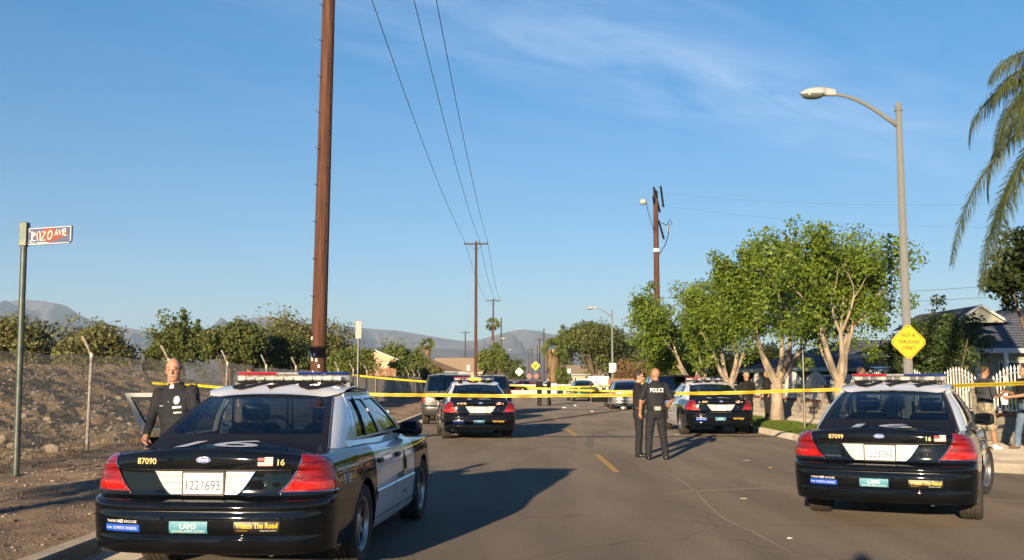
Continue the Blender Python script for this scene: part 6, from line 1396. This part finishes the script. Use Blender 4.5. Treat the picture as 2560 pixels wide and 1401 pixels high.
lt('dense green tree directly left of the big pole', 700, 815, 200, 60, 'leaf_dark', 5, clumps=120, nleaf=80, size=.2, trunk_h=.1, cl=.19)
lt('tall olive tree rising behind the big pole', 760, 762, 250, 86, 'leaf_olive', 6, clumps=150, nleaf=80, size=.24, trunk_h=.1, dome=.38)
lt('lower bushy tree between the first two pointed trees', 400, 850, 70, 64, 'leaf_dark', 16, clumps=80, nleaf=70, size=.2, trunk_h=.05)
lt('rounded green bush tree right of the big pole', 882, 862, 130, 74, 'leaf_green', 7, clumps=100, nleaf=70, size=.19, trunk_h=.05)
lt('light green tree between peach house and brown roof', 1010, 848, 140, 118, 'leaf_green', 8, clumps=110, nleaf=60, size=.3, trunk_h=.1, spiky=4)
lt('low green shrub in front of the peach house', 1010, 895, 80, 96, 'leaf_green', 9, clumps=70, nleaf=60, size=.22, trunk_h=.03)
lt('low shrub left of the grey suv roof', 1070, 905, 80, 100, 'leaf_olive', 10, clumps=60, nleaf=60, size=.24, trunk_h=.03)
lt('round green tree right of the tall crossarm pole', 1228, 855, 80, 150, 'leaf_green', 11, clumps=90, nleaf=70, size=.34, trunk_h=.1)
lt('low dark tree left of the yellow sign', 1282, 895, 60, 190, 'leaf_dark', 12, clumps=70, nleaf=60, size=.4, trunk_h=.05)
lt('big dark green tree behind the distant street lamp', 1490, 795, 165, 118, 'leaf_dark', 13, clumps=150, nleaf=80, size=.3, trunk_h=.08, spiky=5)
lt('slim cypress left of the big dark green tree', 1411, 812, 42, 150, 'leaf_dark', 14, clumps=70, nleaf=60, size=.3, trunk_h=.03, spiky=3, cl=.3)
lt('bright green round bush by the palm', 1405, 912, 55, 112, 'leaf_green', 15, clumps=60, nleaf=60, size=.22, trunk_h=.03)
lt('brown dry bush left of the brown pole', 1590, 893, 115, 88, 'leaf_brown', 17, clumps=80, nleaf=50, size=.22, trunk_h=.03)
lt('olive bush behind the brown pole', 1655, 850, 150, 92, 'leaf_olive', 18, clumps=100, nleaf=60, size=.24, trunk_h=.05)
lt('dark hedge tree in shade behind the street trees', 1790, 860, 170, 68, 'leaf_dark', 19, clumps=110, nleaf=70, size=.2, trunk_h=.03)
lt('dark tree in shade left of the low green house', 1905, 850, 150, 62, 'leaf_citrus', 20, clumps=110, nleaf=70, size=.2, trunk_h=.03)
lt('green tree far right of the palm with skirt', 1560, 850, 90, 130, 'leaf_green', 23, clumps=80, nleaf=60, size=.3, trunk_h=.03)
p = at(2375, 735, 29); round_tree('tree', 'feathery dark green tree right of the yellow diamond sign', (p.x, 29, 0), 2.5, p.z, 61, 'leaf_jacaranda', size=.11, clumps=130, nleaf=90, trunk_h=.2, cl=.16)
p = at(2300, 800, 31); round_tree('tree', 'low leafy tree directly behind the lamp post', (p.x, 31.5, 0), 2.4, p.z, 62, 'leaf_jacaranda', size=.11, clumps=100, nleaf=80, trunk_h=.15, cl=.17)
p = at(2590, 560, 23.5); round_tree('tree', 'dark glossy leaved tree overhanging at the right edge', (p.x, 23.6, .15), 2.5, p.z, 63, 'leaf_citrus', size=.13, clumps=120, nleaf=60, trunk_h=.5, cl=.14)
p = at(2610, 800, 22.5); round_tree('shrub', 'green leafy shrub inside the fence at the right edge', (at(2530, 990, 24.5).x+.25, 25.2, .1), 1.7, 1.5, 64, 'leaf_ficus', size=.09, clumps=60, nleaf=60, trunk_h=.05, cat='shrub', cl=.2)
fan_palm('fan_palm', 'tall thin fan palm behind the second crossarm pole', (at(1231, 900, 235).x, 235, 0), at(1231, 812, 235).z, 2.0, 71)
fan_palm('fan_palm', 'short fan palm above the brown roofed house', (at(1068, 900, 165).x, 165, 0), at(1068, 862, 165).z, 1.4, 72, 1.2)
fan_palm('fan_palm', 'stout fan palm with a skirt of dead fronds', (at(1383, 900, 112).x, 112, 0), at(1383, 874, 112).z, 1.6, 73, 3.2)
# feather palm at the right edge, fronds hanging into view
p = at(2735, 215, 20.5); t = thing('feather_palm', 'feather palm at the right edge with long hanging fronds', 'palm', (p.x, 20.5, .14))
mk('trunk', *tube([(0, 0, 0), (.04, 0, p.z*.5), (0, 0, p.z-.1)], [.24, .19, .17], 12), 'bark_dark', t, 179)
for i, (az, e0, e1, L) in enumerate(((182, 1.0, -1.2, 2.7), (172, .8, -1.35, 2.5), (186, .25, -1.6, 3.0), (177, -.42, -1.45, 5.0), (186, -.62, -1.5, 5.2), (168, -.7, -1.5, 4.9), (194, -.55, -1.5, 4.8), (160, -.1, -1.7, 3.4), (205, .4, -1.7, 3.2), (150, .6, -1.6, 3.2), (215, -.5, -1.6, 3.6), (120, .5, -1.6, 3), (250, .5, -1.6, 3), (60, .5, -1.5, 3), (300, .4, -1.5, 3), (20, .5, -1.5, 3))):
    o = mk('frond', *frond(L, (e0, e1), 90+i, .66, 95, .011), 'leaf_palm', t, None, (0, 0, p.z-.1)); o.rotation_euler = (0, 0, R(az))
# trees standing behind the camera on the left, which shade the verge
round_tree('tree', 'street tree behind the camera that shades the near verge', (-10.6, -4.6, 0), 5.2, 4.7, 81, 'leaf_green', size=.2, clumps=46, nleaf=50, trunk_h=.74, cl=.085, depth=3)
# unseen row of trees added behind the camera to darken reflections in car paint
hb = round_tree('tree', 'tree of the unseen row added behind the camera to darken car reflections', (-40, -62, 0), 11, 7.5, 83, 'leaf_dark', size=.6, clumps=110, nleaf=45, trunk_h=.03, group='trees behind the camera', cl=.2)
for i in range(9):
    c_ = copy_tree(hb); c_.location = (-30+11*i+rnd.uniform(-2, 2), -62+rnd.uniform(-4, 4), 0); c_.rotation_euler = (0, 0, rnd.uniform(0, 6)); c_.scale = (1, 1, rnd.uniform(.7, 1.1))
# ------------------------------------------------------------------ litter
def litter(label, px, py, s, m_, seed, flat=.5):
    q = ground_pt(px, py); g_ = rock_mesh(seed, 8, 5); setp(mk('litter', [(a*s, b_*s, c*s*flat+s*flat*.5) for a, b_, c in g_[0]], g_[1], m_, None, 20, (q.x, q.y, .004)), label, 'litter', 'litter on the road')
litter('white plastic bag on the road behind the silver sedan', 1560, 1024, .2, 'paper', 1, .7); litter('crumpled white paper nearest the distant pair', 1411, 1021, .12, 'paper', 2); litter('white paper cup left of the tan scrap', 1438, 1016, .09, 'paper', 3, .8); litter('tan cardboard scrap on the road ahead', 1447, 1019, .14, 'litter_tan', 4, .25)
litter('white scrap at the middle of the road ahead', 1492, 1025, .1, 'paper', 5); litter('lowest white scrap at the middle of the road', 1481, 1030, .09, 'paper', 6, .4); litter('small red brown scrap near the silver sedan wheel', 1515, 1020, .09, 'litter_tan', 7, .4); litter('white scrap by the shadow of the officer', 1693, 1087, .07, 'paper', 8, .15)
litter('pale flat pebble on the road left of the corner police sedan', 1858, 1249, .05, 'rock', 9, .3); litter('tan leaf scrap left of the corner police sedan', 1926, 1171, .04, 'litter_tan', 10, .4); litter('small white pebble on the road near the bottom edge', 1974, 1348, .03, 'paper', 11, .4); litter('white twig on the road right of the officers', 1866, 1152, .08, 'paper', 12, .06)
q = at(985, 1013, 40); setp(mk('litter', *T(rock_mesh(13, 8, 5), s=.12), 'paper', None, 20, (-5.2, 43, .25)), 'white scrap on the dirt verge by the slab wall', 'litter', 'litter on the road')
